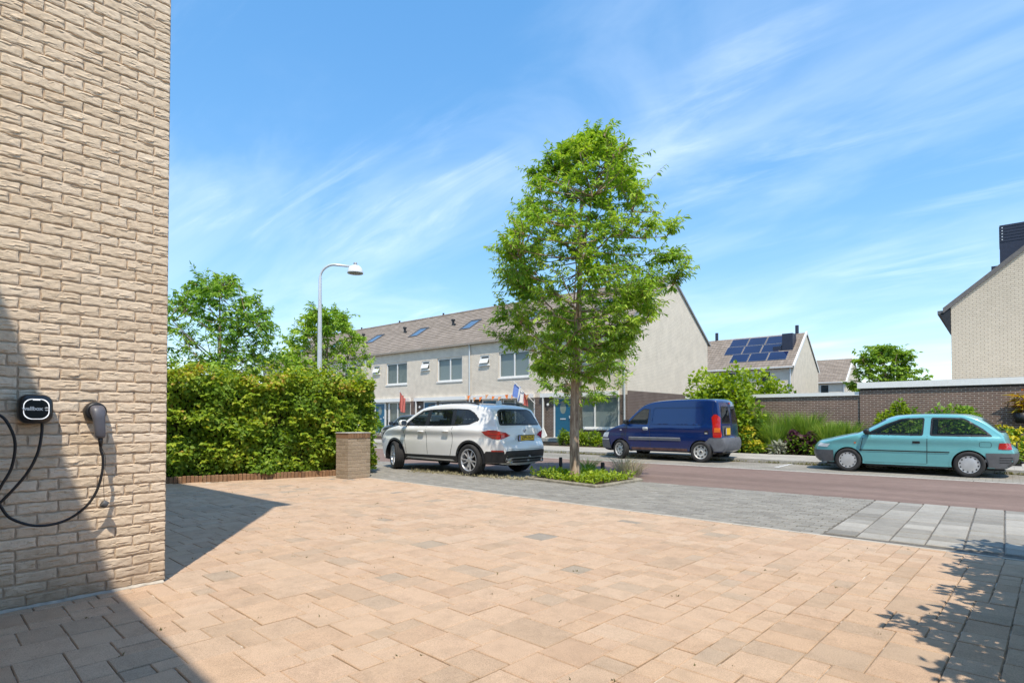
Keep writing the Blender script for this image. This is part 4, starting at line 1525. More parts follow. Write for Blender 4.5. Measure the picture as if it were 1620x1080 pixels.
class Car:
    def __init__(s, name, label, cat, outline, W0, belt, tumble, sill, axles, r_arch, paint, nfac=5.0, endtaper=.30, rnd=.085, bulge=(.10, .035, .06), shoulder=.02, tuck=.05):
        s.root = tag(empty(name), label, cat)
        s.paint = paint
        U = resample(outline, 150)
        s.U = U
        xf, xr = max(p.x for p in U), min(p.x for p in U)
        s.xf, s.xr, s.W0 = xf, xr, W0
        xc, hl = (xf + xr) / 2, (xf - xr) / 2

        def Wf(x, z):
            q = min(1, abs((x - xc) / hl))
            w = W0 * (1 - endtaper * q ** nfac - .03 * q * q)
            if z > belt:
                w -= (z - belt) * tumble + .010 * (1 - math.exp(-(z - belt) / .02))
            else:
                t = (belt - z)
                w -= tuck * (t / .7) ** 2
                w += shoulder * math.exp(-((t - .06) / .07) ** 2) - shoulder * .6 * math.exp(-((t - .20) / .08) ** 2)
            return w
        s.Wf = Wf
        n = len(U)
        nrm = []
        for i in range(n):
            t = (U[min(i + 1, n - 1)] - U[max(i - 1, 0)]).normalized()
            nn = Vector((-t.z, 0, t.x))            # path runs front -> rear over the top
            nrm.append(-nn)
        # make normals point outwards
        if nrm[n // 2].z < 0:
            nrm = [-a for a in nrm]
        NL, NA, NC = 26, 5, 12
        mb_v, mb_f = [], []
        side_rows = []
        for i in range(n):
            f_ = i / (n - 1)
            iu = U[i] - nrm[i] * rnd
            lin = U[0].x + (U[-1].x - U[0].x) * f_
            lx = min(max(iu.x * .6 + lin * .4, xr + .05), xf - .05)
            lo = Vector((lx, 0, min(sill, U[i].z)))
            row = []
            for j in range(NL + 1):
                p = lo.lerp(iu, j / NL)
                row.append((p.x, Wf(p.x, p.z), p.z))
            wI = Wf(iu.x, iu.z)
            for q in range(1, NA + 1):
                a = rad(90 * q / NA)
                p = iu + nrm[i] * (rnd * math.sin(a))
                row.append((p.x, wI - rnd * (1 - math.cos(a)), p.z))
            wt = wI - rnd
            fx = nrm[i].x
            b = bulge[1] * max(0, nrm[i].z) + (bulge[0] if fx > 0 else bulge[2]) * abs(fx)
            for q in range(1, NC + 1):
                t = 1 - q / NC
                p = U[i] + nrm[i] * (b * (1 - t * t))
                row.append((p.x, wt * t, p.z))
            side_rows.append(row)
        m = len(side_rows[0])
        V = [p for r_ in side_rows for p in r_]
        F = []
        for i in range(n - 1):
            for j in range(m - 1):
                a = i * m + j
                F.append((a, a + 1, a + m + 1, a + m))
        nv = len(V)
        V += [(x, -y, z) for x, y, z in V]
        F += [tuple(nv + q for q in reversed(f)) for f in F]
        s.V, s.F = V, F
        s.bvh = BVHTree.FromPolygons(V, F)
        s.holes = []
        s.axles, s.r_arch, s.sill = axles, r_arch, sill
        s.extra = []

    # projection frames: direction the eye looks along, horizontal axis
    FR = {'L': (Vector((0, -1, 0)), Vector((1, 0, 0))), 'R': (Vector((0, 1, 0)), Vector((1, 0, 0))),
          'B': (Vector((1, 0, 0)), Vector((0, 1, 0))), 'F': (Vector((-1, 0, 0)), Vector((0, 1, 0))),
          'BL': (Vector((.7071, -.7071, 0)), Vector((.7071, .7071, 0))), 'BR': (Vector((.7071, .7071, 0)), Vector((-.7071, .7071, 0))),
          'FL': (Vector((-.7071, -.7071, 0)), Vector((.7071, -.7071, 0))), 'FR': (Vector((-.7071, .7071, 0)), Vector((.7071, .7071, 0)))}

    def proj(s, mode, h, z, off):
        d, ax = s.FR[mode]
        o = ax * h + Vector((0, 0, z)) - d * 6
        hit, nn, idx, dist = s.bvh.ray_cast(o, d)
        if hit is None:
            return None
        if nn.dot(d) > 0:
            nn = -nn
        return hit + nn * off

    def patch(s, name, poly, mode, mat, off=.004, res=.05, parent=None, hole=None, smooth=True, thick=True):
        bnd = []
        loops = []

        def addloop(pl):
            idx = []
            m = len(pl)
            for i in range(m):
                a, b = Vector(pl[i]), Vector(pl[(i + 1) % m])
                kk = max(1, int((b - a).length / res))
                for q in range(kk):
                    idx.append(len(bnd))
                    bnd.append(a.lerp(b, q / kk))
            loops.append(idx)
        addloop(poly)
        if hole:
            addloop(hole)
        edges = [(l[i], l[(i + 1) % len(l)]) for l in loops for i in range(len(l))]
        xs = [p[0] for p in poly]
        zs = [p[1] for p in poly]
        pts = list(bnd)
        x = min(xs) + res / 2
        while x < max(xs):
            z = min(zs) + res / 2
            while z < max(zs):
                if inside((x, z), poly) and not (hole and inside((x, z), hole)):
                    pts.append(Vector((x, z)))
                z += res
            x += res
        vo, eo, fo, _, _, _ = delaunay_2d_cdt(pts, edges, [], 1 if not hole else 0, 1e-6)
        P, ok = [], []
        for v in vo:
            q = s.proj(mode, v[0], v[1], off)
            ok.append(q is not None)
            P.append(q if q is not None else Vector((0, 0, 0)))
        fs = []
        for f in fo:
            if not all(ok[q] for q in f):
                continue
            c = sum((Vector(vo[q]) for q in f), Vector((0, 0))) / len(f)
            if not inside(c, poly) or (hole and inside(c, hole)):
                continue
            fs.append(tuple(f))
        if not fs:
            return None
        mb = MB()
        mb.add(P, fs)
        o = mb.build(name, mat, parent or s.root, smooth)
        # outward orientation
        d = s.FR[mode][0]
        me = o.data
        if sum(p.normal.dot(d) * p.area for p in me.polygons) > 0:
            me.flip_normals()
        return o

    def both(s, name, poly, mat, off=.004, **kw):
        a = s.patch(name, poly, 'L', mat, off, **kw)
        kw2 = dict(kw)
        if kw.get('parent') is not None:
            kw2['parent'] = s.root
        b = s.patch(name, poly, 'R', mat, off, **kw2)
        return a, b

    def window(s, poly, glass, frame, fw=.03, modes=('L', 'R'), name='window'):
        pr = rounded(poly)
        inn = shrink(pr, fw)
        for md in modes:
            w = s.patch('window_frame' if name == 'window' else name + '_frame', pr, md, frame, .004, hole=inn)
            s.patch(name, inn, md, glass, .002, parent=w or s.root)
            s.holes.append((md, shrink(pr, fw * .4)))

    def seam(s, pts, w=.011, modes=('L', 'R'), mat=None):
        for md in modes:
            for a, b in zip(pts, pts[1:]):
                a_, b_ = Vector(a), Vector(b)
                d = (b_ - a_).normalized()
                nn = Vector((-d.y, d.x)) * w / 2
                s.patch('panel_gap', [tuple(a_ + nn), tuple(b_ + nn), tuple(b_ - nn), tuple(a_ - nn)], md, mat or M['dark'], .0022, .06)

    def finish(s, well=True, lipmat=None, lip=.055):
        fs = []
        for f in s.F:
            c = Vector((0, 0, 0))
            for q in f:
                c += Vector(s.V[q])
            c /= len(f)
            a, b, d_ = (Vector(s.V[f[0]]), Vector(s.V[f[1]]), Vector(s.V[f[2]]))
            drop = False
            if abs(c.y) > s.W0 * .45:
                for ax in s.axles:
                    if math.hypot(c.x - ax, c.z - s.zc) < s.r_arch + .022:
                        drop = True
            if not drop:
                for md, pl in s.holes:
                    d, axx = s.FR[md]
                    if md in 'LR' and (c.y > 0) != (md == 'L'):
                        continue
                    if md == 'B' and c.x > -.2 or md == 'F' and c.x < .2:
                        continue
                    if inside((c.dot(axx), c.z), pl):
                        drop = True
                        break
            if not drop:
                fs.append(f)
        body = MB().add(s.V, fs).build('body', s.paint, s.root, True, fixn=False)
        bm = bmesh.new(); bm.from_mesh(body.data)
        bmesh.ops.remove_doubles(bm, verts=bm.verts, dist=.0004)
        bmesh.ops.recalc_face_normals(bm, faces=bm.faces)
        lv = [v for v in bm.verts if not v.link_faces]
        bmesh.ops.delete(bm, geom=lv, context='VERTS')
        bm.to_mesh(body.data); bm.free()
        for ax in s.axles:
            n_ = 40
            for md in ('L', 'R'):
                sg = 1 if md == 'L' else -1
                out = []
                zmin = s.sill + .005
                R1, R2 = s.r_arch + lip, s.r_arch
                a0 = math.asin(max(-1, min(1, (zmin - s.zc) / R2)))
                a1 = math.asin(max(-1, min(1, (zmin - s.zc) / R1)))
                oo = [(ax + R1 * math.cos(a), s.zc + R1 * math.sin(a)) for a in np.linspace(a1, math.pi - a1, n_)]
                ii = [(ax + R2 * math.cos(a), s.zc + R2 * math.sin(a)) for a in np.linspace(math.pi - a0, a0, n_)]
                s.patch('wheel_arch', oo + ii, md, lipmat or s.paint, .005, .06)
                # dark liner behind
                R = s.r_arch + .012
                vs, fs2 = [], []
                for q in range(n_ + 1):
                    a = math.pi * q / n_ * 1.1 - .05 * math.pi
                    for yy in (s.W0 - .06, s.W0 - .40):
                        vs.append((ax + R * math.cos(a), sg * yy, s.zc + R * math.sin(a)))
                for q in range(n_):
                    fs2.append((2 * q, 2 * q + 2, 2 * q + 3, 2 * q + 1))
                fs2.append(tuple(2 * q + 1 for q in range(n_ + 1)))
                MB().add(vs, fs2).build('wheel_well', M['dark'], s.root)
        # underside
        pts = [(s.xf - .18, s.sill - .0)]
        MB().box(s.xr + .16, s.xf - .2, -s.W0 + .42, s.W0 - .42, s.sill - .06, s.sill + .02).build('underbody', M['dark'], s.root)
        x_a, x_b = min(s.axles) + s.r_arch + .05, max(s.axles) - s.r_arch - .05
        MB().box(x_a, x_b, -s.W0 + .07, s.W0 - .07, s.sill - .04, s.sill + .03).build('floor_pan', M['dark'], s.root)
        return body

    def wheels(s, style, r, w, track, steer=0.0):
        s.zc = r
        for i, ax in enumerate(sorted(s.axles, reverse=True)):
            for sg in (1, -1):
                wh = make_wheel(style, r, w)
                wh.parent = s.root
                wh.location = (ax, sg * track, r)
                wh.rotation_euler = (0, random.uniform(0, 1), (0 if sg > 0 else math.pi) + (steer if i == 0 else 0))

    def seats(s, xs, zbase, ytrack=.36, headrest=True, zh=.62):
        for x in xs:
            for sg in (1, -1):
                b = MB()
                pr = [(-.02, 0), (.10, .02), (.02, zh * .55), (-.10, zh), (-.20, zh), (-.13, zh * .5), (-.12, 0)]
                b.prism([(x + a, zbase + c_) for a, c_ in pr], 'y', sg * ytrack - .22, sg * ytrack + .22)
                b.prism([(x + .02, zbase - .12), (x + .48, zbase - .10), (x + .48, zbase + .04), (x + .02, zbase)], 'y', sg * ytrack - .22, sg * ytrack + .22)
                st = b.build('seat', M['seat'], s.root)
                if headrest:
                    MB().box(x - .22, x - .13, sg * ytrack - .13, sg * ytrack + .13, zbase + zh + .03, zbase + zh + .21).box(x - .18, x - .165, sg * ytrack - .06, sg * ytrack - .045, zbase + zh - .02, zbase + zh + .04).build('headrest', M['seat'], st)

    def place(s, x, y, rz):
        s.root.location = (x, y, 0)
        s.root.rotation_euler = (0, 0, rz)


WCACHE = {}


def make_wheel(style, r, w):
    """wheel whose outer face looks towards +y"""
    key = (style, r)
    if key in WCACHE:
        t = WCACHE[key].copy()
        COL.objects.link(t)
        for ch in WCACHE[key].children:
            c = ch.copy(); COL.objects.link(c); c.parent = t
            for g_ in ch.children:
                d = g_.copy(); COL.objects.link(d); d.parent = c
        return t
    h = w / 2
    rr = {'alloy': .70, 'hubcap': .66, 'steel': .66, 'dark': .70}[style] * r
    tp = [(rr, -h * .8), (rr * 1.03, -h * .95), (r * .90, -h * 1.02), (r * .965, -h * .92), (r, -h * .68)]
    for q in range(3):
        yy = -h * .45 + q * h * .45
        tp += [(r, yy - h * .1), (r - .007, yy - h * .08), (r - .007, yy + h * .08), (r, yy + h * .1)]
    tp += [(r, h * .68), (r * .965, h * .92), (r * .90, h * 1.02), (rr * 1.03, h * .95), (rr, h * .8)]
    T = MB().lathe(tp, 40, 'y').build('wheel', M['rubber'], None, True)
    if style in ('alloy', 'dark'):
        am = M['alloy'] if style == 'alloy' else M['hubcap']
        MB().lathe([(rr, h * .80), (rr + .004, h * .93), (rr - .012, h * .93), (rr - .02, h * .75), (rr - .03, -h * .6)], 40, 'y').build('rim', am, T, True)
        MB().lathe([(0, h * .05), (rr * .75, h * .05), (rr * .97, -h * .3), (rr * .99, -h * .8)], 30, 'y').build('brake_disc', M['disc'], T)
        sp_ = MB()
        ns = 5
        for q in range(ns):
            for dv in (-1, 1):
                a0 = 2 * math.pi * q / ns + dv * rad(6)
                a1 = 2 * math.pi * q / ns + dv * rad(15)
                r0, r1 = .045, rr - .014
                w0, w1 = .020, .015
                p0 = Vector((math.sin(a0) * r0, 0, math.cos(a0) * r0))
                p1 = Vector((math.sin(a1) * r1, 0, math.cos(a1) * r1))
                d = (p1 - p0).normalized()
                nn = Vector((-d.z, 0, d.x))
                y0, y1 = h * .72, h * .86
                vs = []
                for p, ww, yy in ((p0, w0, y0), (p1, w1, y1)):
                    vs += [p - nn * ww + Vector((0, yy - .03, 0)), p + nn * ww + Vector((0, yy - .03, 0)), p + nn * ww * .55 + Vector((0, yy, 0)), p - nn * ww * .55 + Vector((0, yy, 0))]
                sp_.add(vs, [(0, 1, 5, 4), (1, 2, 6, 5), (2, 3, 7, 6), (3, 0, 4, 7)])
        sp_.lathe([(0, h * .78), (.035, h * .78), (.062, h * .70), (.07, h * .5)], 20, 'y')
        sp_.build('spokes', am, T)
    elif style == 'hubcap':
        C_ = MB().lathe([(0, h * 1.0), (rr * .45, h * .99), (rr * .70, h * .93), (rr * .88, h * .84), (rr * 1.0, h * .90), (rr * 1.04, h * .93), (rr * 1.05, h * .80)], 40, 'y').build('hubcap', M['hubcap'], T, True)
        sl = MB()
        for q in range(12):
            a = 2 * math.pi * q / 12
            vs = []
            for (rq, da) in ((rr * .80, -.085), (rr * .80, .085), (rr * .945, .095), (rr * .945, -.095)):
                vs.append((rq * math.sin(a + da), h * .925, rq * math.cos(a + da)))
            sl.add(vs, [(0, 1, 2, 3)])
        sl.build('hubcap_slots', M['dark'], C_)
    else:
        C_ = MB().lathe([(0, h * .58), (.045, h * .60), (.055, h * .42), (rr * .45, h * .40), (rr * .62, h * .62), (rr * .80, h * .55), (rr * .92, h * .45), (rr * .96, h * .80), (rr * 1.03, h * .92), (rr * 1.03, h * .8)], 40, 'y').build('rim', M['steel_rim'], T, True)
        sl = MB()
        for q in range(8):
            a = 2 * math.pi * q / 8
            vs = [((rr * .72 + .022 * math.cos(b)) * math.sin(a + .24 * math.sin(b)), h * .64, (rr * .72 + .022 * math.cos(b)) * math.cos(a + .24 * math.sin(b))) for b in np.linspace(0, 2 * math.pi, 10, endpoint=False)]
            sl.add(vs, [tuple(range(10))])
        sl.lathe([(0, h * .63), (.03, h * .63), (.036, h * .5)], 14, 'y')
        sl.build('rim_holes', M['dark'], C_)
    WCACHE[key] = T
    return T


def handle(car, x, z, mode, mat, w=.20, h=.03):
    p = car.proj(mode, x, z, 0)
    sg = 1 if mode == 'L' else -1
    MB().bbox(-w / 2, w / 2, -h / 2, h / 2, .004, .035, .012).xf(Matrix.Translation(p) @ Matrix.Rotation(-sg * rad(90), 4, 'X')).build('door_handle', mat, car.root, True)


def mirror_(car, x, z, mode, mat, s_=1.0):
    p = car.proj(mode, x, z, 0)
    sg = 1 if mode == 'L' else -1
    pts = rrect(.20 * s_, .15 * s_, .055 * s_, 5)
    ringf = lambda dx, sc: [tuple(p + Vector((dx, sg * (.12 * s_ + a * sc), .07 * s_ + b * sc))) for a, b in pts]
    mb = loft([ringf(-.055 * s_, .90), ringf(-.04 * s_, 1.0), ringf(.02 * s_, .95), ringf(.07 * s_, .65), ringf(.085 * s_, .3)])
    o = mb.build('wing_mirror', mat, car.root, True)
    MB().add([tuple(p + Vector((-.0565 * s_, sg * (.12 * s_ + a * .8), .07 * s_ + b * .8))) for a, b in pts], [tuple(range(len(pts)))]).build('mirror_glass', M['chrome'], o)
    MB().tube([p - Vector((0, sg * .04, 0)), p + Vector((0, sg * .06 * s_, .03 * s_))], .03 * s_, 8).build('mirror_arm', M['dark'], o)


def plate(car, y, z, w, h, mode, txt, tsize):
    p = min((car.proj(mode, y + a_ * w / 2, z + b_ * h / 2, 0) for a_ in (-1, 0, 1) for b_ in (-1, 0, 1)), key=lambda q_: q_.x) if mode == 'B' else car.proj(mode, y, z, .012)
    p = Vector((p.x - .012, y, z))
    d, ax = car.FR[mode]
    A = Matrix(((ax.x, 0, -d.x, p.x), (ax.y, 0, -d.y, p.y), (0, 1, 0, p.z), (0, 0, 0, 1)))
    if mode == 'B':
        A = Matrix(((0, 0, -1, p.x), (-1, 0, 0, p.y), (0, 1, 0, p.z), (0, 0, 0, 1)))
    b = MB().box(-w / 2 - .012, w / 2 + .012, -h / 2 - .012, h / 2 + .012, -.02, 0).xf(A).build('plate_holder', M['dark'], car.root)
    pl = MB().box(-w / 2, w / 2, -h / 2, h / 2, 0, .003).xf(A).build('licence_plate', M['yellow_plate'], car.root)
    MB().box(-w / 2 + .003, -w / 2 + .042, -h / 2 + .003, h / 2 - .003, .003, .0042).xf(A).build('plate_band', M['blue_cloth'], pl)
    if txt:
        text_mesh(txt, tsize, M['dark'], 'plate_lettering', pl, A @ Matrix.Translation((.02, 0, .0045)), .0005, .001)


# ------------------------------------------------------------------ silver-white crossover
c = Car('parked_crossover', 'silver white crossover car with black roof rails, parked tail towards the tree bed', 'car',
        [(2.00, .22), (2.12, .36), (2.17, .56), (2.14, .74), (2.02, .87), (1.72, .985), (1.35, 1.05), (1.06, 1.11), (.80, 1.26), (.42, 1.455), (.08, 1.535), (-.45, 1.575), (-1.0, 1.565), (-1.5, 1.525), (-1.74, 1.485), (-1.86, 1.40),
         (-1.99, 1.19), (-2.07, 1.06), (-2.10, .95), (-2.13, .78), (-2.20, .68), (-2.235, .55), (-2.21, .38), (-2.10, .28)],
        .905, 1.035, .26, .30, (1.335, -1.335), .385, M['p_white'], endtaper=.26, nfac=5, rnd=.062, bulge=(.16, .03, .09), shoulder=.022)
c.zc = .345
glassX, dk = M['tint_glass'], M['dark']
c.window([(.93, 1.075), (.10, 1.075), (.06, 1.455), (.30, 1.425), (.60, 1.28)], glassX, dk, .028)
c.window([(.02, 1.075), (-.80, 1.085), (-.78, 1.47), (-.02, 1.463)], glassX, dk, .028)
c.window([(-.86, 1.09), (-1.32, 1.11), (-1.60, 1.22), (-1.42, 1.38), (-1.24, 1.452), (-.84, 1.47)], glassX, dk, .028)
c.window([(-.66, 1.10), (.66, 1.10), (.57, 1.40), (.44, 1.455), (-.44, 1.455), (-.57, 1.40)], glassX, dk, .04, ('B',), 'rear_window')
c.window([(-.62, 1.14), (.62, 1.14), (.50, 1.44), (-.50, 1.44)], M['clear_glass'], dk, .04, ('F',), 'windscreen')
c.both('pillar_trim', [(.125, 1.08), (.0, 1.08), (-.03, 1.46), (.075, 1.455)], dk, .0052)
c.both('pillar_trim', [(-.78, 1.09), (-.88, 1.09), (-.86, 1.468), (-.76, 1.468)], dk, .0052)
# sills, bumper and lower cladding in black plastic
c.both('side_cladding', [(.92, .305), (-.92, .305), (-.92, .42), (.92, .40)], dk, .006)
sl_ = [(.88, .31), (-.88, .305), (-.80, .335), (.80, .345)]
c.both('sill_trim', sl_, M['alloy'], .012)
c.patch('rear_bumper', [(-.74, .305), (.74, .305), (.80, .40), (.79, .545), (.50, .57), (-.50, .57), (-.79, .545), (-.80, .40)], 'B', dk, .006)
for sg in (1, -1):
    md = 'BL' if sg > 0 else 'BR'
    q = 1 if sg > 0 else -1
    c.patch('bumper_corner', [(-2.14 * .7071 + .63 * .7071, .305), (-2.02 * .7071 + .80 * .7071, .305), (-1.70 * .7071 + .86 * .7071, .305), (-1.72 * .7071 + .86 * .7071, .40), (-2.0 * .7071 + .8 * .7071, .52), (-2.14 * .7071 + .6 * .7071, .54)]
            if sg > 0 else [(2.14 * .7071 - .63 * .7071, .305), (2.02 * .7071 - .80 * .7071, .305), (1.70 * .7071 - .86 * .7071, .305), (1.72 * .7071 - .86 * .7071, .40), (2.0 * .7071 - .8 * .7071, .52), (2.14 * .7071 - .6 * .7071, .54)], md, dk, .0065)
    # tail lamp wrapping the corner
    pl = [(-.985, .955), (-1.06, 1.00), (-1.11, .985), (-1.45, .93)]
    x0 = -2.03 * .7071 + .79 * .7071
    P_ = [(x0 - .34, .885), (x0 - .24, .945), (x0 - .03, .995), (x0 + .13, .995), (x0 + .27, .965), (x0 + .19, .89), (x0 + .03, .815), (x0 - .15, .805)]
    if sg < 0:
        P_ = [(-a, b) for a, b in P_]
    tl_ = c.patch('tail_lamp', P_, md, M['red_lens'], .010, .04)
    P2 = [(a * .98 + .02 * x0 * sg, b) for a, b in shrink(P_, .035)]
    c.patch('lamp_band', [(P_[0][0] + .05 * sg, .893), (P_[5][0] - .02 * sg, .912), (P_[4][0] - .05 * sg, .945), (P_[1][0] + .03 * sg, .93)], md, plain('bright_red_lens', (.70, .03, .02), .15), .0125, .04, parent=tl_)
    c.patch('reflector', [(x0 * sg - .18 * sg, .565) if False else ((x0 - .20) * sg, .545), ((x0 + .06) * sg, .545), ((x0 + .06) * sg, .575), ((x0 - .20) * sg, .575)], md, M['red_lens'], .012, .04)
c.patch('diffuser_trim', [(-.55, .35), (.55, .35), (.62, .39), (.50, .425), (-.50, .425), (-.62, .39)], 'B', M['zinc'], .012, hole=[(-.47, .365), (.47, .365), (.50, .388), (.44, .408), (-.44, .408), (-.50, .388)])
c.patch('tailgate_gap', [(-.66, .592), (.66, .592), (.66, .60), (-.66, .60)], 'B', dk, .004)
c.patch('plate_recess', [(-.32, .765), (.32, .765), (.30, .91), (-.30, .91)], 'B', M['p_white'], .006)
plate(c, 0, .83, .50, .105, 'B', 'ZP9-16-9', .10)
pe = c.proj('B', 0, .985, .006)
em = MB().lathe([(0, .006), (.022, .006), (.024, .009), (.036, .009), (.038, 0)], 20, 'x').xf(Matrix.Translation(pe) @ Matrix.Rotation(math.pi, 4, 'Z')).build('badge', M['chrome'], c.root, True)
for a0_ in (0, 180):
    MB().add([(pe.x - .0075, pe.y, pe.z)] + [(pe.x - .0075, pe.y + .022 * math.cos(rad(a0_ + a)), pe.z + .022 * math.sin(rad(a0_ + a))) for a in range(0, 91, 15)], [tuple(range(8))]).build('badge_quarter', M['blue_cloth'], em)
c.seam([(.86, .42), (.90, .75), (.93, 1.06)])
c.seam([(.06, .42), (.07, 1.06)])
c.seam([(-.82, .70), (-.83, 1.06)]); c.seam([(-.82, .70), (-.72, .42)])
for md in 'LR':
    handle(c, .24, .945, md, M['p_white'])
    handle(c, -.62, .965, md, M['p_white'])
    mirror_(c, .83, 1.07, md, M['p_white'])
    sg = 1 if md == 'L' else -1
    rp = []
    for x in np.linspace(.25, -1.45, 14):
        o_ = c.proj(md, x, 1.50 - .02 * (x + .5) ** 2, 0) if False else None
        zt = 1.575 - .035 * (x + .5) ** 2
        rp.append((x, sg * (.905 - .175 - .06), zt + .012 + .03 * (1 - ((x + .6) / .86) ** 6)))
    MB().tube([rp[0], *rp[1:-1], rp[-1]], .018, 8).build('roof_rail', dk, c.root, True)
MB().prism([(-1.28, 1.545), (-1.42, 1.66), (-1.46, 1.66), (-1.50, 1.535)], 'y', -.022, .022).build('shark_fin_aerial', M['p_white'], c.root)
MB().box(-2.30, -2.2, -.03, .03, .33, .40).lathe([(0, -.03), (.025, -.02), (.028, 0), (.025, .02), (0, .03)], 12, 'z', (-2.33, 0, .43)).build('tow_hook', M['zinc'], c.root)
for sg in (1,-1):
    MB().lathe([(.045, 0), (.05, .0), (.05, .12), (.042, .12), (.04, .02), (0, .02)], 18, 'x', (-2.26, sg * .52, .335)).build('exhaust_tip', M['chrome'], c.root)
c.patch('head_lamp', [(-2.02 * .7071 + .55 * .7071 + 2.62, .78), (0, 0), (0, 0)], 'FL', M['clear_lens']) if False else None
for sg, md in ((1, 'FL'), (-1, 'FR')):
    x0 = (2.05 - .75) * .7071 * sg
    c.patch('head_lamp', [(x0 - .20 * sg, .80), (x0 + .17 * sg, .74), (x0 + .20 * sg, .67), (x0 - .10 * sg, .71)], md, M['clear_lens'], .008, .04)
c.wheels('alloy', .345, .235, .775, steer=rad(-24))
c.seats((.05, -.80), .62, .37, True, .60)
c.finish(lipmat=dk, lip=.05)
BMW_R = on_z(742, 752.5); BMW_F = on_z(627, 741.5)
hd = math.atan2(BMW_F.y - BMW_R.y, BMW_F.x - BMW_R.x)
fwd = Vector((math.cos(hd), math.sin(hd))); lft = Vector((-fwd.y, fwd.x))
ctr = Vector((BMW_R.x, BMW_R.y)) + fwd * 1.335 - lft * .86
c.place(ctr.x, ctr.y, hd)
CROSS = c

# ------------------------------------------------------------------ blue panel van
c = Car('parked_van', 'dark blue panel van with faded grey bumpers parked on the far side of the road', 'van',
        [(1.93, .27), (2.03, .36), (2.05, .56), (1.99, .74), (1.84, .87), (1.55, .975), (1.28, 1.06), (1.12, 1.12), (.86, 1.36), (.58, 1.60), (.30, 1.715), (-.10, 1.775), (-.80, 1.805), (-1.40, 1.80), (-1.64, 1.775), (-1.735, 1.70),
         (-1.79, 1.40), (-1.84, 1.05), (-1.87, .75), (-1.93, .64), (-1.95, .50), (-1.92, .36), (-1.85, .30)],
        .83, 1.02, .13, .30, (1.30, -1.30), .335, M['p_blue'], endtaper=.20, nfac=6, rnd=.06, bulge=(.14, .03, .05), shoulder=.012)
c.zc = .30
c.window([(1.02, 1.09), (.34, 1.07), (.30, 1.54), (.50, 1.545), (.74, 1.38)], M['clear_glass'], dk, .022)
c.window([(-.62, 1.10), (-.06, 1.10), (-.06, 1.60), (-.52, 1.60)], M['tint_glass'], dk, .04, ('B',), 'rear_window')
c.window([(.06, 1.10), (.62, 1.10), (.52, 1.60), (.06, 1.60)], M['tint_glass'], dk, .04, ('B',), 'rear_window')
c.window([(-.60, 1.17), (.60, 1.17), (.52, 1.60), (-.52, 1.60)], M['clear_glass'], dk, .04, ('F',), 'windscreen')
bp = rounded([(.22, 1.075), (-1.36, 1.065), (-1.40, 1.20), (-1.40, 1.60), (.12, 1.60), (.20, 1.50)], 6)
c.both('panel_press', bp, M['p_blue'], .012, hole=shrink(bp, .03))
c.both('rub_strip', [(1.0, .60), (-.72, .60), (-.70, .685), (.98, .685)], M['worn_bumper'], .014)
c.both('strip_edge', [(.98, .675), (-.70, .675), (-.70, .692), (.97, .692)], M['hubcap'], .017)
c.both('sill_rust', [(.90, .305), (-.90, .305), (-.90, .375), (.90, .375)], plain('dusty_rusty_sill', (.11, .055, .045), .8, var=.5, scale=12), .004)
for md in 'LR':
    c.patch('rear_bumper_end', [(-1.62, .32), (-1.86, .33), (-1.94, .45), (-1.93, .70), (-1.50, .68), (-1.58, .56)] if True else None, md, M['worn_bumper'], .018)
    c.patch('front_bumper_end', [(1.66, .32), (1.95, .32), (2.03, .42), (2.03, .60), (1.72, .60)], md, M['mid'], .018)
    c.patch('bumper_chip', [(1.73, .585), (2.03, .585), (2.02, .615), (1.71, .62)], md, M['galv'], .02)
    c.patch('fuel_flap', rounded([(-1.40, .80), (-1.52, .80), (-1.52, .90), (-1.40, .90)]), md, M['dark'], .004)
    c.patch('fuel_cap', [(-1.42, .815), (-1.49, .815), (-1.49, .85), (-1.42, .85)], md, M['galv'], .012)
    c.patch('side_repeater', [(1.22, .885), (1.29, .885), (1.29, .92), (1.22, .92)], md, M['clear_lens'], .012)
    c.patch('side_tail_lamp', rounded([(-1.64, .71), (-1.86, .71), (-1.80, 1.30), (-1.70, 1.36), (-1.63, 1.30)]), md, M['red_lens'], .014)
    hr = c.patch('handle_recess', rounded([(.50, .90), (.32, .90), (.32, .99), (.50, .99)]), md, M['galv'], .003)
    handle(c, .41, .965, md, M['galv'], .17, .03)
    mirror_(c, 1.02, 1.08, md, dk, .95)
c.seam([(1.02, .44), (1.10, .70), (1.04, 1.08)], .012)
c.seam([(.27, .40), (.27, 1.56)], .012)
c.seam([(-1.62, .70), (-1.62, 1.70)], .008)
c.patch('rear_bumper', [(-.70, .34), (.70, .34), (.78, .48), (.76, .70), (-.76, .70), (-.78, .48)], 'B', M['worn_bumper'], .018)
c.patch('front_bumper', [(-.72, .32), (.72, .32), (.74, .60), (-.74, .60)], 'F', M['mid'], .018)
for sg, md in ((1, 'BL'), (-1, 'BR')):
    x0 = (-1.85 + .79) * .7071
    L_ = c.patch('tail_lamp', [((x0 - .055) * sg, .72), ((x0 + .10) * sg, .72), ((x0 + .13) * sg, 1.28), ((x0 + .07) * sg, 1.36), ((x0 + .0) * sg, 1.36), ((x0 - .035) * sg, 1.28)], md, M['red_lens'], .014, .04)
    c.patch('amber_band', [((x0 - .05) * sg, .86), ((x0 + .09) * sg, .86), ((x0 + .09) * sg, .98), ((x0 - .045) * sg, .98)], md, M['amber_lens'], .017, .04, parent=L_)
    x1_ = (1.92 - .70) * .7071
    c.patch('head_lamp', [((x1_ - .18) * sg, .83), ((x1_ + .12) * sg, .78), ((x1_ + .14) * sg, .66), ((x1_ - .12) * sg, .66)], md.replace('B', 'F'), M['clear_lens'], .008, .04)
c.patch('door_gap', [(-.005, .72), (.005, .72), (.005, 1.70), (-.005, 1.70)], 'B', dk, .003)
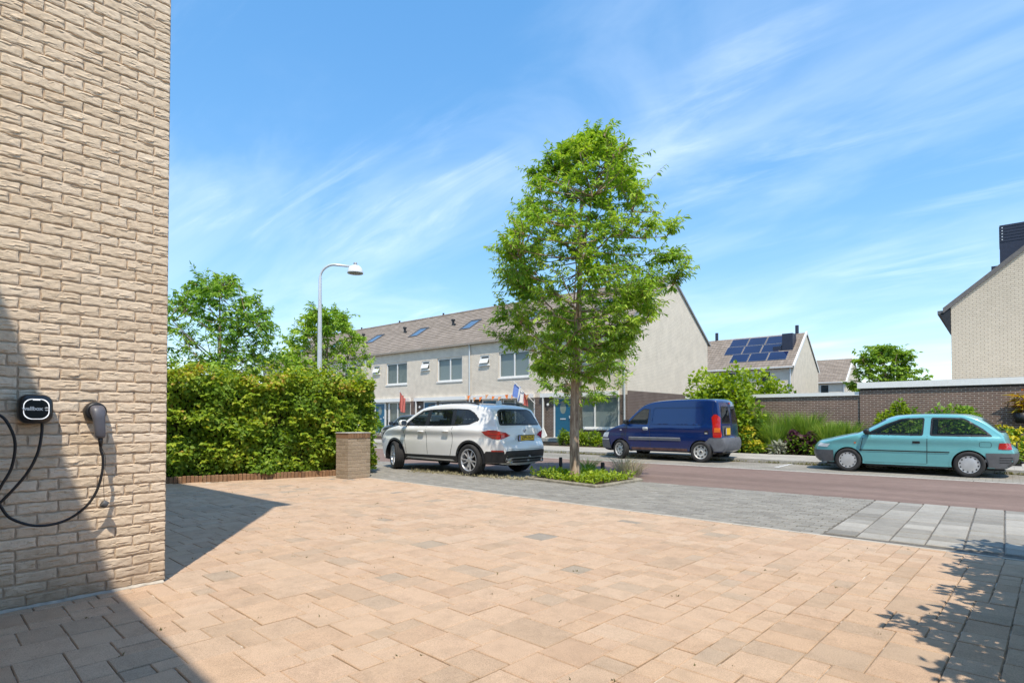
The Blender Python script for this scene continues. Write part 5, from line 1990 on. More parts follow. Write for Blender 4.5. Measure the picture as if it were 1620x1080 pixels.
c.patch('brake_lamp', [(-.16, 1.67), (.0, 1.67), (.0, 1.71), (-.16, 1.71)], 'B', M['red_lens'], .012)
plate(c, .36, .885, .34, .19, 'B', '', .05)
c.patch('door_trim', [(.10, .76), (.62, .76), (.60, 1.04), (.10, 1.04)], 'B', M['mid'], .004)
c.wheels('steel', .30, .185, .725, steer=rad(-22))
c.seats((.12,), .62, .36, True, .62)
MB().box(-.12, -.08, -.70, .70, .34, 1.66).build('bulkhead', M['inside'], c.root)
MB().tube([Vector((.62, .36 + .17 * math.cos(a), 1.04 + .17 * math.sin(a))) + Vector((.06 * math.sin(a) * -1, 0, 0)) for a in np.linspace(0, 2 * math.pi, 22)], .015, 6, False).build('steering_wheel', M['dark'], c.root)
MB().box(.70, 1.15, -.68, .68, .60, 1.04).build('dashboard', M['inside'], c.root)
c.finish(lip=.045)
VR, VF = on_z(1108, 732.4), on_z(981, 726)
yv = on_y(1108, 700, 15.95); yv2 = on_y(981, 700, 15.95)
c.place((yv.x + yv2.x) / 2, 15.95 + .80, math.pi)

# ------------------------------------------------------------------ turquoise hatchback
c = Car('parked_hatchback', 'pale turquoise three-door hatchback parked beside the flower bed and garage', 'car',
        [(1.74, .22), (1.83, .32), (1.86, .46), (1.83, .56), (1.72, .665), (1.42, .765), (1.10, .845), (.86, .905), (.58, 1.06), (.26, 1.235), (.0, 1.305), (-.40, 1.335), (-.90, 1.33), (-1.14, 1.295), (-1.36, 1.19), (-1.58, 1.00),
         (-1.69, .89), (-1.72, .78), (-1.76, .67), (-1.84, .60), (-1.865, .50), (-1.83, .32), (-1.75, .25)],
        .795, .835, .30, .20, (1.132, -1.132), .305, M['p_teal'], endtaper=.24, nfac=5, rnd=.05, bulge=(.14, .025, .07), shoulder=.012)
c.zc = .272
c.window([(.80, .875), (-.335, .865), (-.365, 1.268), (.06, 1.25), (.34, 1.135)], M['clear_glass'], dk, .027)
c.window([(-.455, .865), (-1.53, .865), (-1.38, 1.02), (-1.10, 1.225), (-1.02, 1.262), (-.48, 1.272)], M['clear_glass'], dk, .035)
c.window([(-.56, .95), (.56, .95), (.50, 1.20), (.44, 1.235), (-.44, 1.235), (-.50, 1.20)], M['clear_glass'], dk, .035, ('B',), 'rear_window')
c.window([(-.60, .96), (.60, .96), (.48, 1.225), (-.48, 1.225)], M['clear_glass'], dk, .035, ('F',), 'windscreen')
c.both('side_moulding', [(.90, .505), (-.80, .505), (-.80, .53), (.90, .53)], dk, .012)
for md in 'LR':
    c.patch('rear_bumper_end', [(-1.44, .19), (-1.78, .19), (-1.87, .36), (-1.85, .52), (-1.40, .52)], md, M['mid'], .014)
    for q in range(3):
        c.patch('bumper_groove', [(-1.62, .32 + q * .05), (-1.83, .325 + q * .05), (-1.83, .34 + q * .05), (-1.62, .335 + q * .05)], md, dk, .0165)
    c.patch('front_bumper_end', [(1.43, .19), (1.76, .19), (1.86, .33), (1.85, .49), (1.45, .49)], md, M['mid'], .014)
    c.patch('fuel_flap', rounded([(-1.30, .64), (-1.50, .64), (-1.50, .755), (-1.30, .755)]), md, dk, .002, hole=shrink(rounded([(-1.30, .64), (-1.50, .64), (-1.50, .755), (-1.30, .755)]), .006))
    c.patch('door_handle', [(-.14, .695), (-.28, .695), (-.28, .745), (-.14, .745)], md, dk, .006)
    c.patch('side_repeater', [(1.0, .665), (.96, .665), (.96, .70), (1.0, .70)], md, M['amber_lens'], .006)
    mirror_(c, .72, .885, md, dk, .85)
    c.patch('tail_lamp_side', [(-1.66, .60), (-1.82, .60), (-1.80, .72), (-1.66, .72)], md, M['red_lens'], .010)
c.seam([(.86, .24), (.86, .60), (.80, .86)], .012)
c.seam([(-.40, .26), (-.41, .86)], .012)
c.seam([(.86, .24), (-.40, .245)], .006)
c.patch('rear_bumper', [(-.66, .20), (.66, .20), (.72, .36), (.70, .52), (-.70, .52), (-.72, .36)], 'B', M['mid'], .014)
c.patch('front_bumper', [(-.66, .20), (.66, .20), (.70, .33), (.68, .49), (-.68, .49), (-.70, .33)], 'F', M['mid'], .014)
for sg, md in ((1, 'BL'), (-1, 'BR')):
    x0 = (-1.72 + .70) * .7071
    c.patch('tail_lamp', [((x0 - .16) * sg, .605), ((x0 + .06) * sg, .605), ((x0 + .06) * sg, .735), ((x0 - .16) * sg, .735)], md, M['red_lens'], .009, .04)
    x1_ = (1.75 - .62) * .7071
    c.patch('head_lamp', [((x1_ - .22) * sg, .64), ((x1_ + .05) * sg, .655), ((x1_ + .12) * sg, .575), ((x1_ - .16) * sg, .56)], md.replace('B', 'F'), M['clear_lens'], .008, .04)
plate(c, 0, .68, .42, .10, 'B', '', .08)
wp = [c.proj('B', .0, .96, .02), c.proj('B', -.3, 1.05, .025)]
MB().tube([p for p in wp], .010, 6).build('rear_wiper', dk, c.root)
sp0 = [c.proj('B', y, 1.27, .02) for y in (-.42, -.2, 0, .2, .42)]
MB().box(-1.98, -1.80, -.025, .025, .235, .285).lathe([(0, -.03), (.026, -.02), (.03, 0), (.026, .02), (0, .03)], 12, 'z', (-1.985, 0, .31)).build('tow_hook', dk, c.root)
c.wheels('hubcap', .272, .165, .705)
c.seats((-.22,), .46, .34, True, .50)
c.seats((-.98,), .44, .34, False, .42)
MB().box(.48, .95, -.62, .62, .42, .86).build('dashboard', M['inside'], c.root)
MB().tube([Vector((.36 - .05 * math.sin(a), .34 + .17 * math.cos(a), .84 + .16 * math.sin(a))) for a in np.linspace(0, 2 * math.pi, 22)], .014, 6, False).build('steering_wheel', M['dark'], c.root)
c.finish(lipmat=M['p_teal'], lip=.04)
a_, b_ = on_y(1341, 700, 15.62), on_y(1533, 700, 15.62)
c.place((a_.x + b_.x) / 2, 15.62 + .76, math.pi)

# ------------------------------------------------------------------ small dark grey hatchback behind the crossover
c = Car('parked_small_car', 'small dark grey hatchback with black arches, half hidden behind the white crossover', 'car',
        [(1.78, .22), (1.88, .36), (1.90, .56), (1.84, .72), (1.70, .83), (1.30, .93), (.98, .985), (.70, 1.16), (.42, 1.335), (.15, 1.39), (-.5, 1.41), (-1.2, 1.385), (-1.50, 1.33), (-1.66, 1.15), (-1.76, .92), (-1.82, .72), (-1.86, .55), (-1.80, .30)],
        .84, .92, .22, .24, (1.24, -1.24), .345, M['p_grey'], endtaper=.25, rnd=.09)
c.zc = .31
c.window([(.82, .965), (-.30, .96), (-.30, 1.315), (.30, 1.30)], M['tint_glass'], dk, .025)
c.window([(-.36, .96), (-1.38, .97), (-1.30, 1.28), (-.36, 1.315)], M['tint_glass'], dk, .025)
c.window([(-.62, 1.03), (.62, 1.03), (.55, 1.30), (-.55, 1.30)], M['clear_glass'], dk, .035, ('F',), 'windscreen')
for sg, md in ((1, 'FL'), (-1, 'FR')):
    x1_ = (1.72 - .66) * .7071
    c.patch('head_lamp', [((x1_ + .12 * math.cos(a)) * sg, .735 + .09 * math.sin(a)) for a in np.linspace(0, 2 * math.pi, 16, endpoint=False)], md, M['clear_lens'], .008, .04)
c.both('side_cladding', [(.86, .245), (-.86, .245), (-.86, .33), (.86, .33)], dk, .006)
for md in 'LR':
    handle(c, -.12, .86, md, M['chrome'])
    mirror_(c, .72, .97, md, dk)
c.seam([(.84, .32), (.86, .94)]); c.seam([(-.33, .32), (-.33, .95)])
c.wheels('dark', .31, .195, .74)
c.seats((-.1,), .52, .34)
c.finish(lipmat=dk, lip=.055)
q_ = on_y(611, 700, 16.25)
c.place(q_.x + 1.24, 16.25 + .80, math.pi)
# ================================================================== VEGETATION
def unit(a):
    return a / np.maximum(np.linalg.norm(a, axis=-1, keepdims=True), 1e-9)


def leaves(name, P, D, N, L, wr, tint, mat, parent, fold=.18, curl=.15):
    """one small folded leaf per point: base P, direction D, upper side N"""
    n = len(P)
    D = unit(D)
    S_ = unit(np.cross(D, N))
    N = np.cross(S_, D)
    L = np.asarray(L)[:, None]
    w = L * wr
    base = P
    tip = P + D * L - N * L * curl
    mid = P + D * L * .48 - N * L * fold * .35
    l_ = P + D * L * .42 + S_ * w + N * L * fold * .25
    r_ = P + D * L * .42 - S_ * w + N * L * fold * .25
    V = np.stack([base, l_, tip, r_, mid], 1).reshape(-1, 3)
    o = (np.arange(n) * 5)[:, None]
    T = np.concatenate([o + np.array([[0, 4, 1]]), o + np.array([[1, 4, 2]]), o + np.array([[2, 4, 3]]), o + np.array([[3, 4, 0]])], 1).reshape(-1, 3)
    return stuff(np_mesh(name, V, T, mat, parent, np.repeat(tint, 5)))


def rdir(n, up=0.0):
    v = RNG.normal(size=(n, 3))
    v = unit(v)
    v[:, 2] += up
    return unit(v)


LM = {}
LM['tree'] = leaf_mat('street_tree_leaf', [(0, (0.12, 0.235, 0.031)), (.4, (0.205, 0.36, 0.045)), (.75, (0.31, 0.47, 0.06)), (1, (0.43, 0.56, 0.085))])
LM['tree2'] = leaf_mat('round_tree_leaf', [(0, (0.100, 0.216, 0.036)), (.5, (0.184, 0.349, 0.049)), (1, (0.316, 0.467, 0.075))])
LM['hedge'] = leaf_mat('beech_leaf', [(0, (0.095, 0.185, 0.017)), (.45, (0.195, 0.305, 0.026)), (.75, (0.34, 0.42, 0.036)), (.92, (0.50, 0.48, 0.060)), (1, (0.507, 0.362, 0.085))], trans=.3)
LM['shrub'] = leaf_mat('bright_shrub_leaf', [(0, (0.119, 0.211, 0.022)), (.5, (0.238, 0.343, 0.031)), (1, (0.409, 0.488, 0.053))])
LM['green'] = leaf_mat('mid_green_leaf', [(0, (0.093, 0.194, 0.024)), (.5, (0.186, 0.319, 0.039)), (1, (0.311, 0.450, 0.070))])
LM['purple'] = leaf_mat('purple_leaf', [(0, (0.045, 0.018, 0.03)), (.6, (0.085, 0.028, 0.045)), (1, (0.14, 0.07, 0.07))])
LM['yellow'] = leaf_mat('yellow_flower', [(0, (0.45, 0.40, 0.03)), (1, (0.65, 0.55, 0.05))], trans=.2)
LM['silver'] = leaf_mat('silver_leaf', [(0, (0.26, 0.28, 0.20)), (1, (0.42, 0.43, 0.33))], trans=.2)
LM['grass'] = leaf_mat('grass_blade', [(0, (0.113, 0.216, 0.032)), (.6, (0.216, 0.336, 0.051)), (1, (0.366, 0.442, 0.101))], trans=.35)
LM['dry'] = leaf_mat('dry_grass', [(0, (0.28, 0.25, 0.13)), (1, (0.46, 0.42, 0.27))], trans=.3)
LM['gold'] = leaf_mat('golden_leaf', [(0, (0.30, 0.22, 0.03)), (.6, (0.45, 0.36, 0.04)), (1, (0.42, 0.16, 0.06))], trans=.3)
k = NT('tree_bark')
gp = k.n('ShaderNodeNewGeometry').outputs['Position']
mp = k.n('ShaderNodeMapping'); mp.inputs['Scale'].default_value = (14, 14, 3.2); k.link(gp, mp.inputs[0])
n1 = k.noise(mp.outputs[0], 1.0, 6, .65, .8); n2 = k.noise(gp, 90, 4)
c_ = k.ramp(n1, [(.32, (0.15, 0.095, 0.062)), (.50, (0.33, 0.235, 0.165)), (.68, (0.52, 0.41, 0.30))])
k.base(c_, .92, .15); k.bump(k.math('ADD', n1, k.math('MULTIPLY', n2, .3)), .8, .012); M['bark'] = k.m


def bez(a, b, lift, n=6):
    a, b = Vector(a), Vector(b)
    m = a.lerp(b, .5) + Vector((0, 0, lift))
    return [a * (1 - t) ** 2 + m * 2 * t * (1 - t) + b * t * t for t in [q / n for q in range(n + 1)]]


def make_tree(root, h_fork, h_top, env, n1, n2, n3, trunk_r, mat, leafL, per_twig, seed, lean=(0, 0), droop=.5, wr=.17, center=(0, 0), tlen=.45, flare=1.35):
    """env(z01) -> crown radius; trunk, three orders of limbs, leaves along the twigs"""
    R = random.Random(seed)
    lead = []
    for q in range(13):
        t = q / 12
        lead.append(Vector((lean[0] * t * t + .03 * math.sin(t * 7 + seed), lean[1] * t * t + .03 * math.cos(t * 6 + seed), h_top * .96 * t)))
    tr = MB()
    zs = [p.z for p in lead]
    radii = [trunk_r * (max(.05, 1 - .55 * min(1, z / max(h_fork, .1)) * .45 - max(0, (z - h_fork) / (h_top - h_fork)) * .78)) for z in zs]
    radii[0] = trunk_r * flare
    lead2 = [lead[0], lead[0].lerp(lead[1], .25)] + lead[1:]
    tr.tube(lead2, [radii[0], trunk_r * 1.05] + radii[1:], 14)
    T = tr.build('trunk', M['bark'], root, True)

    def lead_at(z):
        z = max(0, min(z, zs[-1]))
        for a, b in zip(lead, lead[1:]):
            if b.z >= z:
                return a.lerp(b, (z - a.z) / max(1e-6, b.z - a.z))
        return lead[-1]

    def envp(frac):
        t = R.random() ** .85
        z = h_fork * .82 + (h_top - h_fork * .82) * t
        a = R.uniform(0, 2 * math.pi)
        rr = env(t) * frac * (1 + .18 * math.sin(a * 3 + seed) * math.sin(t * 9))
        return Vector((center[0] * t + rr * math.cos(a), center[1] * t + rr * math.sin(a), z))

    limbs = MB()
    nodes = []
    for q in range(n1):
        tgt = envp(R.uniform(.55, .8))
        hd_ = math.hypot(tgt.x, tgt.y)
        st = lead_at(max(h_fork * R.uniform(.95, 1.1), tgt.z - hd_ * R.uniform(.7, 1.1)))
        pp = bez(st, tgt, -.12 * hd_ * .5, 7)
        r0 = trunk_r * .26
        limbs.tube(pp, [r0 * (1 - .8 * i / 7) for i in range(8)], 6, False)
        nodes += pp[2:]
    nodes += [lead_at(h_fork + (h_top - h_fork) * q / 14) for q in range(3, 15)]
    N1 = list(nodes)
    for q in range(n2):
        tgt = envp(R.uniform(.6, .95))
        st = min(N1, key=lambda p: (p - tgt).length + max(0, p.z - tgt.z + .1) * 1.5)
        pp = bez(st, tgt, -.05 * (tgt - st).length, 5)
        limbs.tube(pp, [trunk_r * .12 * (1 - .75 * i / 5) + .003 for i in range(6)], 5, False)
        nodes += pp[2:]
    P, D, N = [], [], []
    narr = np.array([tuple(p) for p in nodes])
    ncl = max(14, n3 // 22)
    clus = []
    for q in range(ncl):
        p = envp(R.uniform(.3, .92) ** .5 * R.choice([1, 1, 1, 1.06]))
        p.z = min(p.z, h_top - .22)
        clus.append((p, R.uniform(.6, 1.35)))
    csz = tlen * .5
    for q in range(n3):
        if R.random() < .55:
            cp_, sz_ = R.choice(clus)
            tgt = cp_ + Vector((R.gauss(0, csz * sz_), R.gauss(0, csz * sz_), R.gauss(0, csz * sz_ * .75)))
        else:
            tgt = envp(R.uniform(.25, 1.0) ** .6)
        tv = np.array(tuple(tgt))
        dd = np.linalg.norm(narr - tv, axis=1) + np.maximum(0, narr[:, 2] - tv[2] + .05) * 1.2
        st = Vector(narr[int(np.argmin(dd))])
        d = (tgt - st)
        if d.length > tlen * 1.8:
            st = tgt - d.normalized() * tlen * 1.8
            d = tgt - st
        pp = bez(st, tgt, .06, 5)
        limbs.tube(pp, [.006, .005, .004, .003, .003, .002], 4, False)
        for i in range(per_twig):
            t = .15 + .85 * (i + R.random() * .6) / per_twig
            t = min(t, 1)
            f = t * 5
            a = pp[min(int(f), 4)].lerp(pp[min(int(f), 4) + 1], f - min(int(f), 4))
            dv = d.normalized() if d.length > 1e-6 else Vector((0, 0, 1))
            sd = dv.cross(Vector((R.gauss(0, .35), R.gauss(0, .35), 1))).normalized() * (1 if i % 2 else -1)
            ld = dv * R.uniform(.3, .9) + sd * R.uniform(.5, 1.0) + Vector((R.gauss(0, .25), R.gauss(0, .25), R.gauss(-droop, .3)))
            P.append(tuple(a)); D.append(tuple(ld))
            N.append((R.gauss(0, .45), R.gauss(0, .45), 1.0))
    P, D, N = np.array(P), np.array(D), np.array(N)
    limbs.build('branches', M['bark'], root, True)
    n = len(P)
    cl = .60 + .28 * np.sin(P[:, 0] * 3.1 + seed) * np.sin(P[:, 2] * 2.7) + RNG.normal(0, .2, n)
    leaves('crown', P, D, N, leafL * RNG.uniform(.65, 1.2, n), wr, np.clip(cl, .02, 1), mat, root)
    return root


def env_main(t):
    pts = [(0, .5), (.1, 1.2), (.21, 1.65), (.44, 1.95), (.64, 1.75), (.87, 1.08), (.96, .6), (1, .25)]
    for (a, ra), (b, rb_) in zip(pts, pts[1:]):
        if t <= b:
            return ra + (rb_ - ra) * (t - a) / (b - a)
    return .1


TP = on_z(911, 759)
tr1 = tag(empty('street_tree', (TP.x, TP.y, 0)), 'young street tree with a tall leafy crown in the kerbed bed by the driveway', 'tree', 'street trees')
tree_top = at_d(930, 214, math.hypot(TP.x, TP.y)).z
rgt = Vector((math.cos(YAW), math.sin(YAW)))
make_tree(tr1, 2.45, tree_top, env_main, 16, 190, 2750, .105, LM['tree'], .122, 15, 3, lean=(rgt.x * .15, rgt.y * .15), center=(rgt.x * .28, rgt.y * .28), tlen=.38)

# thinner tree in the front garden, behind
T2 = on_y(919, 690, 21.3)
tr2 = tag(empty('street_tree', (T2.x, 21.3, .085)), 'slender small tree in the front garden before the blue door house', 'tree', 'street trees')
e2 = lambda t: 2.3 * math.sin(math.pi * min(1, .12 + t * .86)) ** .7
make_tree(tr2, 2.15, 5.9, e2, 12, 80, 620, .105, LM['tree'], .20, 13, 8, tlen=.5)


def blob_env(r):
    return lambda t: r * math.sin(math.pi * min(1, .10 + t * .86)) ** .6


# trees behind the hedge and beyond the garage
pA = at_d(345, 640, 23)
trA = tag(empty('background_tree', (pA.x, pA.y, 0)), 'broad airy green tree rising behind the hedge next to the house wall', 'tree', 'background trees')
make_tree(trA, 2.3, at_d(345, 440, 23).z, blob_env(2.15), 14, 100, 900, .13, LM['tree2'], .20, 14, 21, tlen=.6, center=(0, 0))
pB = at_d(516, 640, 26)
trB = tag(empty('background_tree', (pB.x, pB.y, 0)), 'smaller yellowish green tree behind the street lamp', 'tree', 'background trees')
make_tree(trB, 1.9, at_d(516, 490, 26).z, blob_env(1.85), 12, 90, 850, .11, LM['tree'], .21, 14, 33, tlen=.6)
pC = on_y(1400, 600, 60)
trC = tag(empty('background_tree', (pC.x, 60, 0)), 'round green tree beyond the garage roof', 'tree', 'background trees')
make_tree(trC, 2.0, on_y(1400, 546, 60).z, blob_env(2.7), 10, 60, 800, .16, LM['green'], .40, 12, 41, tlen=.8, wr=.24)
pE = at_d(428, 640, 24)
trE = tag(empty('background_tree', (pE.x, pE.y, 0)), 'low leafy sapling between the broad tree and the lamp tree', 'tree', 'background trees')
make_tree(trE, .8, at_d(440, 548, 24).z, blob_env(1.25), 8, 40, 190, .06, LM['tree'], .22, 13, 52, tlen=.5)


# ------------------------------------------------------------------ hedge
def hedge_leaves(nl, corner, ax, ln, nr, th, z0, z1, leafL, mat, parent, seed, wob=.12, topb=True, core=None, tiltz=.0, wr=.30):
    """leaves over the faces of a clipped block: corner + ax*s (0..ln), depth nr*(0..th)"""
    rg = np.random.default_rng(seed)
    s = rg.uniform(-.08, ln + .08, nl)
    z = rg.uniform(z0, z1, nl)
    dep = np.abs(rg.normal(0, .11, nl))
    kind = rg.random(nl)
    top = kind > .80
    back = kind < .12
    end = (kind >= .12) & (kind < .20)
    bump = wob * (np.sin(s * 3.3 + z * 2.1 + seed) + .7 * np.sin(s * 7.1 - z * 4.3) + .5 * np.sin(z * 9 + s * 2))
    dd = dep - bump
    dd = np.where(top, rg.uniform(-.1, th, nl), dd)
    z = np.where(top, z1 + .12 * np.sin(s * 2.6 + seed) + .09 * np.sin(s * 7.7 + dd * 3) + .05 * np.sin(s * 15 + dd * 5) - np.abs(rg.normal(0, .07, nl)), z)
    dd = np.where(back, th - dep, dd)
    dd = np.where(end, rg.uniform(0, th, nl), dd)
    s = np.where(end, ln + .10 - np.abs(rg.normal(0, .1, nl)) + .08 * np.sin(z * 6), s)
    ax3, nr3 = np.array([ax.x, ax.y, 0]), np.array([nr.x, nr.y, 0])
    P = np.array(tuple(corner))[None] + s[:, None] * ax3 + dd[:, None] * nr3
    P[:, 2] = z
    outv = -nr3[None] * np.where(top, .2, 1.0)[:, None] + np.array([0, 0, 1])[None] * np.where(top, 1.0, .45)[:, None]
    outv = np.where(end[:, None], ax3[None] + np.array([0, 0, .4]), outv)
    outv = np.where(back[:, None], nr3[None] + np.array([0, 0, .4]), outv)
    N = unit(outv) + rg.normal(0, .42, (nl, 3))
    D = rg.normal(0, 1, (nl, 3)) + outv * .35 + np.array([0, 0, -.35])
    cl = np.sin(s * 2.3 + z * 3.1 + seed) * np.sin(z * 4.7 - s * 1.7)
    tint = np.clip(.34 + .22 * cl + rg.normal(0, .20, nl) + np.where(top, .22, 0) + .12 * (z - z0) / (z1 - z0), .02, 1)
    return leaves('foliage', P, D, N, leafL * rg.uniform(.6, 1.25, nl), wr, tint, mat, parent)


hz = at_d(400, 580, 11.9).z
hg = tag(empty('beech_hedge', (A_H.x, A_H.y, 0)), 'tall clipped yellow green beech hedge bordering the driveway', 'hedge')
ax2 = Vector((dirv.x, dirv.y))
nr2 = Vector((-dirv.y, dirv.x))
cor = Vector((0, 0, 0)) + Vector((nr2.x, nr2.y, 0)) * .16 - Vector((ax2.x, ax2.y, 0)) * 1.2
hlen = (B_H - A_H).length + 1.2 + .70
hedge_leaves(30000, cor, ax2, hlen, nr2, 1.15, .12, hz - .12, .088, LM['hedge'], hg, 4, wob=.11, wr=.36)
ck = NT('dark_hedge_core'); ck.base(ck.ramp(ck.noise(ck.coord(), 14, 5), [(.35, (0.020, 0.026, 0.008)), (.7, (0.05, 0.05, 0.018))]), .95, .05); ck.bump(ck.noise(ck.coord(), 30, 4), 1, .06); M['core'] = ck.m
core = MB()
a_ = cor + Vector((nr2.x, nr2.y, 0)) * .24 + Vector((ax2.x, ax2.y, 0)) * .1
b_ = a_ + Vector((ax2.x, ax2.y, 0)) * (hlen - .35)
c2 = b_ + Vector((nr2.x, nr2.y, 0)) * .7
d2 = a_ + Vector((nr2.x, nr2.y, 0)) * .7
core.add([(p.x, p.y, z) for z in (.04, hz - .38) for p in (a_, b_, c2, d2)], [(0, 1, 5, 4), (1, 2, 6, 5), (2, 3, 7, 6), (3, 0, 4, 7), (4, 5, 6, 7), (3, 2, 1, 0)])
core.build('dark_core', M['core'], hg)  # solid dark box, coloured for the twigs and shade inside the hedge
stm = MB()
for q in range(16):
    p = cor + Vector((ax2.x, ax2.y, 0)) * (hlen * (q + .5) / 16) + Vector((nr2.x, nr2.y, 0)) * (.35 + .12 * math.sin(q * 3))
    stm.tube([(p.x, p.y, -.02), (p.x + .03 * math.sin(q), p.y, .3), (p.x + .05 * math.sin(q * 2), p.y + .03, .75)], [.022, .018, .014], 6)
stm.build('stems', M['bark'], hg)

# neighbour's hedge on the other edge of the driveway, throwing leafy shade over the pavers
nh = tag(empty('boundary_hedge', (.97, -.6, 0)), 'ragged green hedge along the open edge of the driveway', 'hedge')
hedge_leaves(19000, Vector((-.24, 0, 0)), Vector((0, 1)), 7.35, Vector((1, 0)), .9, .05, 2.15, .13, LM['green'], nh, 9, wob=.17)
MB().box(-.12, .6, .05, 7.1, .05, 1.98).build('dark_core', M['core'], nh)  # unseen solid box, enlarged so the hedge throws solid shade


# ------------------------------------------------------------------ shrubs, perennials, grasses
def bush(name, label, cat, loc, rx_, ry_, h, n, leafL, mat, seed, group=None, core=True, wr=.28, base=.05, flowers=None):
    o = tag(empty(name, loc), label, cat, group)
    rg = np.random.default_rng(seed)
    nb_ = max(5, int(n / 220))
    cen = rg.normal(0, 1, (nb_, 3))
    cen = unit(cen) * rg.uniform(.10, .70, (nb_, 1))
    cen[:, 2] = np.abs(cen[:, 2]) * .9
    which = rg.integers(0, nb_, n)
    off = unit(rg.normal(0, 1, (n, 3)))
    off[:, 2] = np.where(off[:, 2] < -.3, -off[:, 2], off[:, 2])
    rr_ = rg.uniform(.24, .42, nb_)[which][:, None] * rg.uniform(.75, 1.06, (n, 1))
    Q = cen[which] + off * rr_
    Q[:, 2] = np.maximum(Q[:, 2], .02)
    P = Q * np.array([rx_, ry_, h]) + np.array([0, 0, base])
    D = off + rg.normal(0, .5, (n, 3)) + np.array([0, 0, -.1])
    N = off * .7 + np.array([0, 0, .8]) + rg.normal(0, .35, (n, 3))
    tint = np.clip(.45 + .18 * np.sin(which * 2.4) + rg.normal(0, .2, n), .02, 1)
    leaves('foliage', P, D, N, leafL * rg.uniform(.6, 1.25, n), wr, tint, mat, o)
    st = MB()
    for q in range(nb_):
        c_ = cen[q] * np.array([rx_, ry_, h]) + np.array([0, 0, base])
        st.tube([(c_[0] * .12, c_[1] * .12, -.03), (c_[0] * .55, c_[1] * .55, c_[2] * .6), tuple(c_)], [.02 * h ** .5, .014 * h ** .5, .006], 5, False)
    st.build('stems', M['bark'], o)
    if flowers:
        nf, fm, fl_ = flowers
        top = rg.integers(0, nb_, nf)
        f2 = unit(rg.normal(0, 1, (nf, 3)) + np.array([0, 0, 1.1]))
        P = (cen[top] + f2 * .40) * np.array([rx_, ry_, h]) + np.array([0, 0, base + .02])
        leaves('flowers', P, rdir(nf, .1), np.tile([0, 0, 1.0], (nf, 1)) + rg.normal(0, .3, (nf, 3)), fl_ * rg.uniform(.7, 1.3, nf), .5, rg.uniform(0, 1, nf), fm, o)
    return o


def grass_clump(name, label, loc, n, h, spread, mat, seed, group=None, w=.008, cat='grass', arch=.55):
    o = tag(empty(name, loc), label, cat, group)
    rg = np.random.default_rng(seed)
    a = rg.uniform(0, 2 * np.pi, n)
    r0 = spread * .35 * np.sqrt(rg.random(n))
    B = np.stack([r0 * np.cos(a), r0 * np.sin(a), np.zeros(n)], 1)
    out = np.stack([np.cos(a), np.sin(a), np.zeros(n)], 1)
    hh = h * rg.uniform(.55, 1.08, n)
    ar = arch * rg.uniform(.2, 1.3, n) * spread
    sd = np.stack([-np.sin(a), np.cos(a), np.zeros(n)], 1)
    tw = rg.normal(0, .5, n)
    sd = unit(sd * np.cos(tw)[:, None] + out * np.sin(tw)[:, None])
    ring = []
    for t, ww in ((0, 1), (.4, .9), (.75, .65), (1, .12)):
        c_ = B + out * (ar * t ** 2.1)[:, None] + np.array([0, 0, 1]) * (hh * (t - .16 * t ** 3))[:, None]
        ring += [c_ - sd * w * ww, c_ + sd * w * ww]
    V = np.stack(ring, 1).reshape(-1, 3)
    b = (np.arange(n) * 8)[:, None]
    Q = np.concatenate([b + np.array([[0, 1, 3, 2]]), b + np.array([[2, 3, 5, 4]]), b + np.array([[4, 5, 7, 6]])], 1).reshape(-1, 4)
    tint = np.clip(rg.normal(.5, .25, n), .02, 1)
    stuff(np_mesh('blades', V, Q, mat, o, np.repeat(tint, 8)))
    return o


gz = .085
# big bright shrub by the van's tail
q = on_y(1140, 690, 20.4)
bush('garden_shrub', 'big yellow green shrub beside the rear of the blue van', 'shrub', (q.x - .1, 20.45, gz), 1.75, 1.1, 3.7, 12000, .17, LM['shrub'], 5, 'shrubs in the far garden', wr=.36)
q = on_y(1195, 640, 22.9)
bush('garden_shrub', 'yellow green shrub spreading behind the garden wall coping', 'shrub', (q.x + .1, 23.2, gz), 1.75, 1.2, 3.9, 10000, .17, LM['shrub'], 6, 'shrubs in the far garden', wr=.36)
q = on_y(1278, 615, 24.5)
bush('red_leaf_shrub', 'low reddish twiggy shrub peeping over the garden wall', 'shrub', (q.x, 24.5, gz), .8, .5, 2.35, 220, .13, LM['purple'], 61)
q = on_y(1328, 610, 40)
bush('garden_shrub', 'small green shrub before the farthest pale house', 'shrub', (q.x, 40, gz), .75, .6, 3.6, 500, .2, LM['shrub'], 62)
# long leafy shrub on the garage wall, behind the hatchback
for n_, (px_, hh_, lab) in enumerate(((1405, 2.15, 'leafy green bush against the garage wall above the hatchback bonnet'), (1462, 2.1, 'leafy green bush against the garage wall above the hatchback roof'), (1520, 2.1, 'leafy green bush against the garage wall above the hatchback tailgate'))):
    q = on_y(px_, 660, 20.9)
    bush('wall_bush', lab, 'bush', (q.x, 20.85, gz), .85, .5, hh_, 2600, .14, LM['shrub' if n_ == 0 else 'green'], 70 + n_, 'bushes along the garage wall')
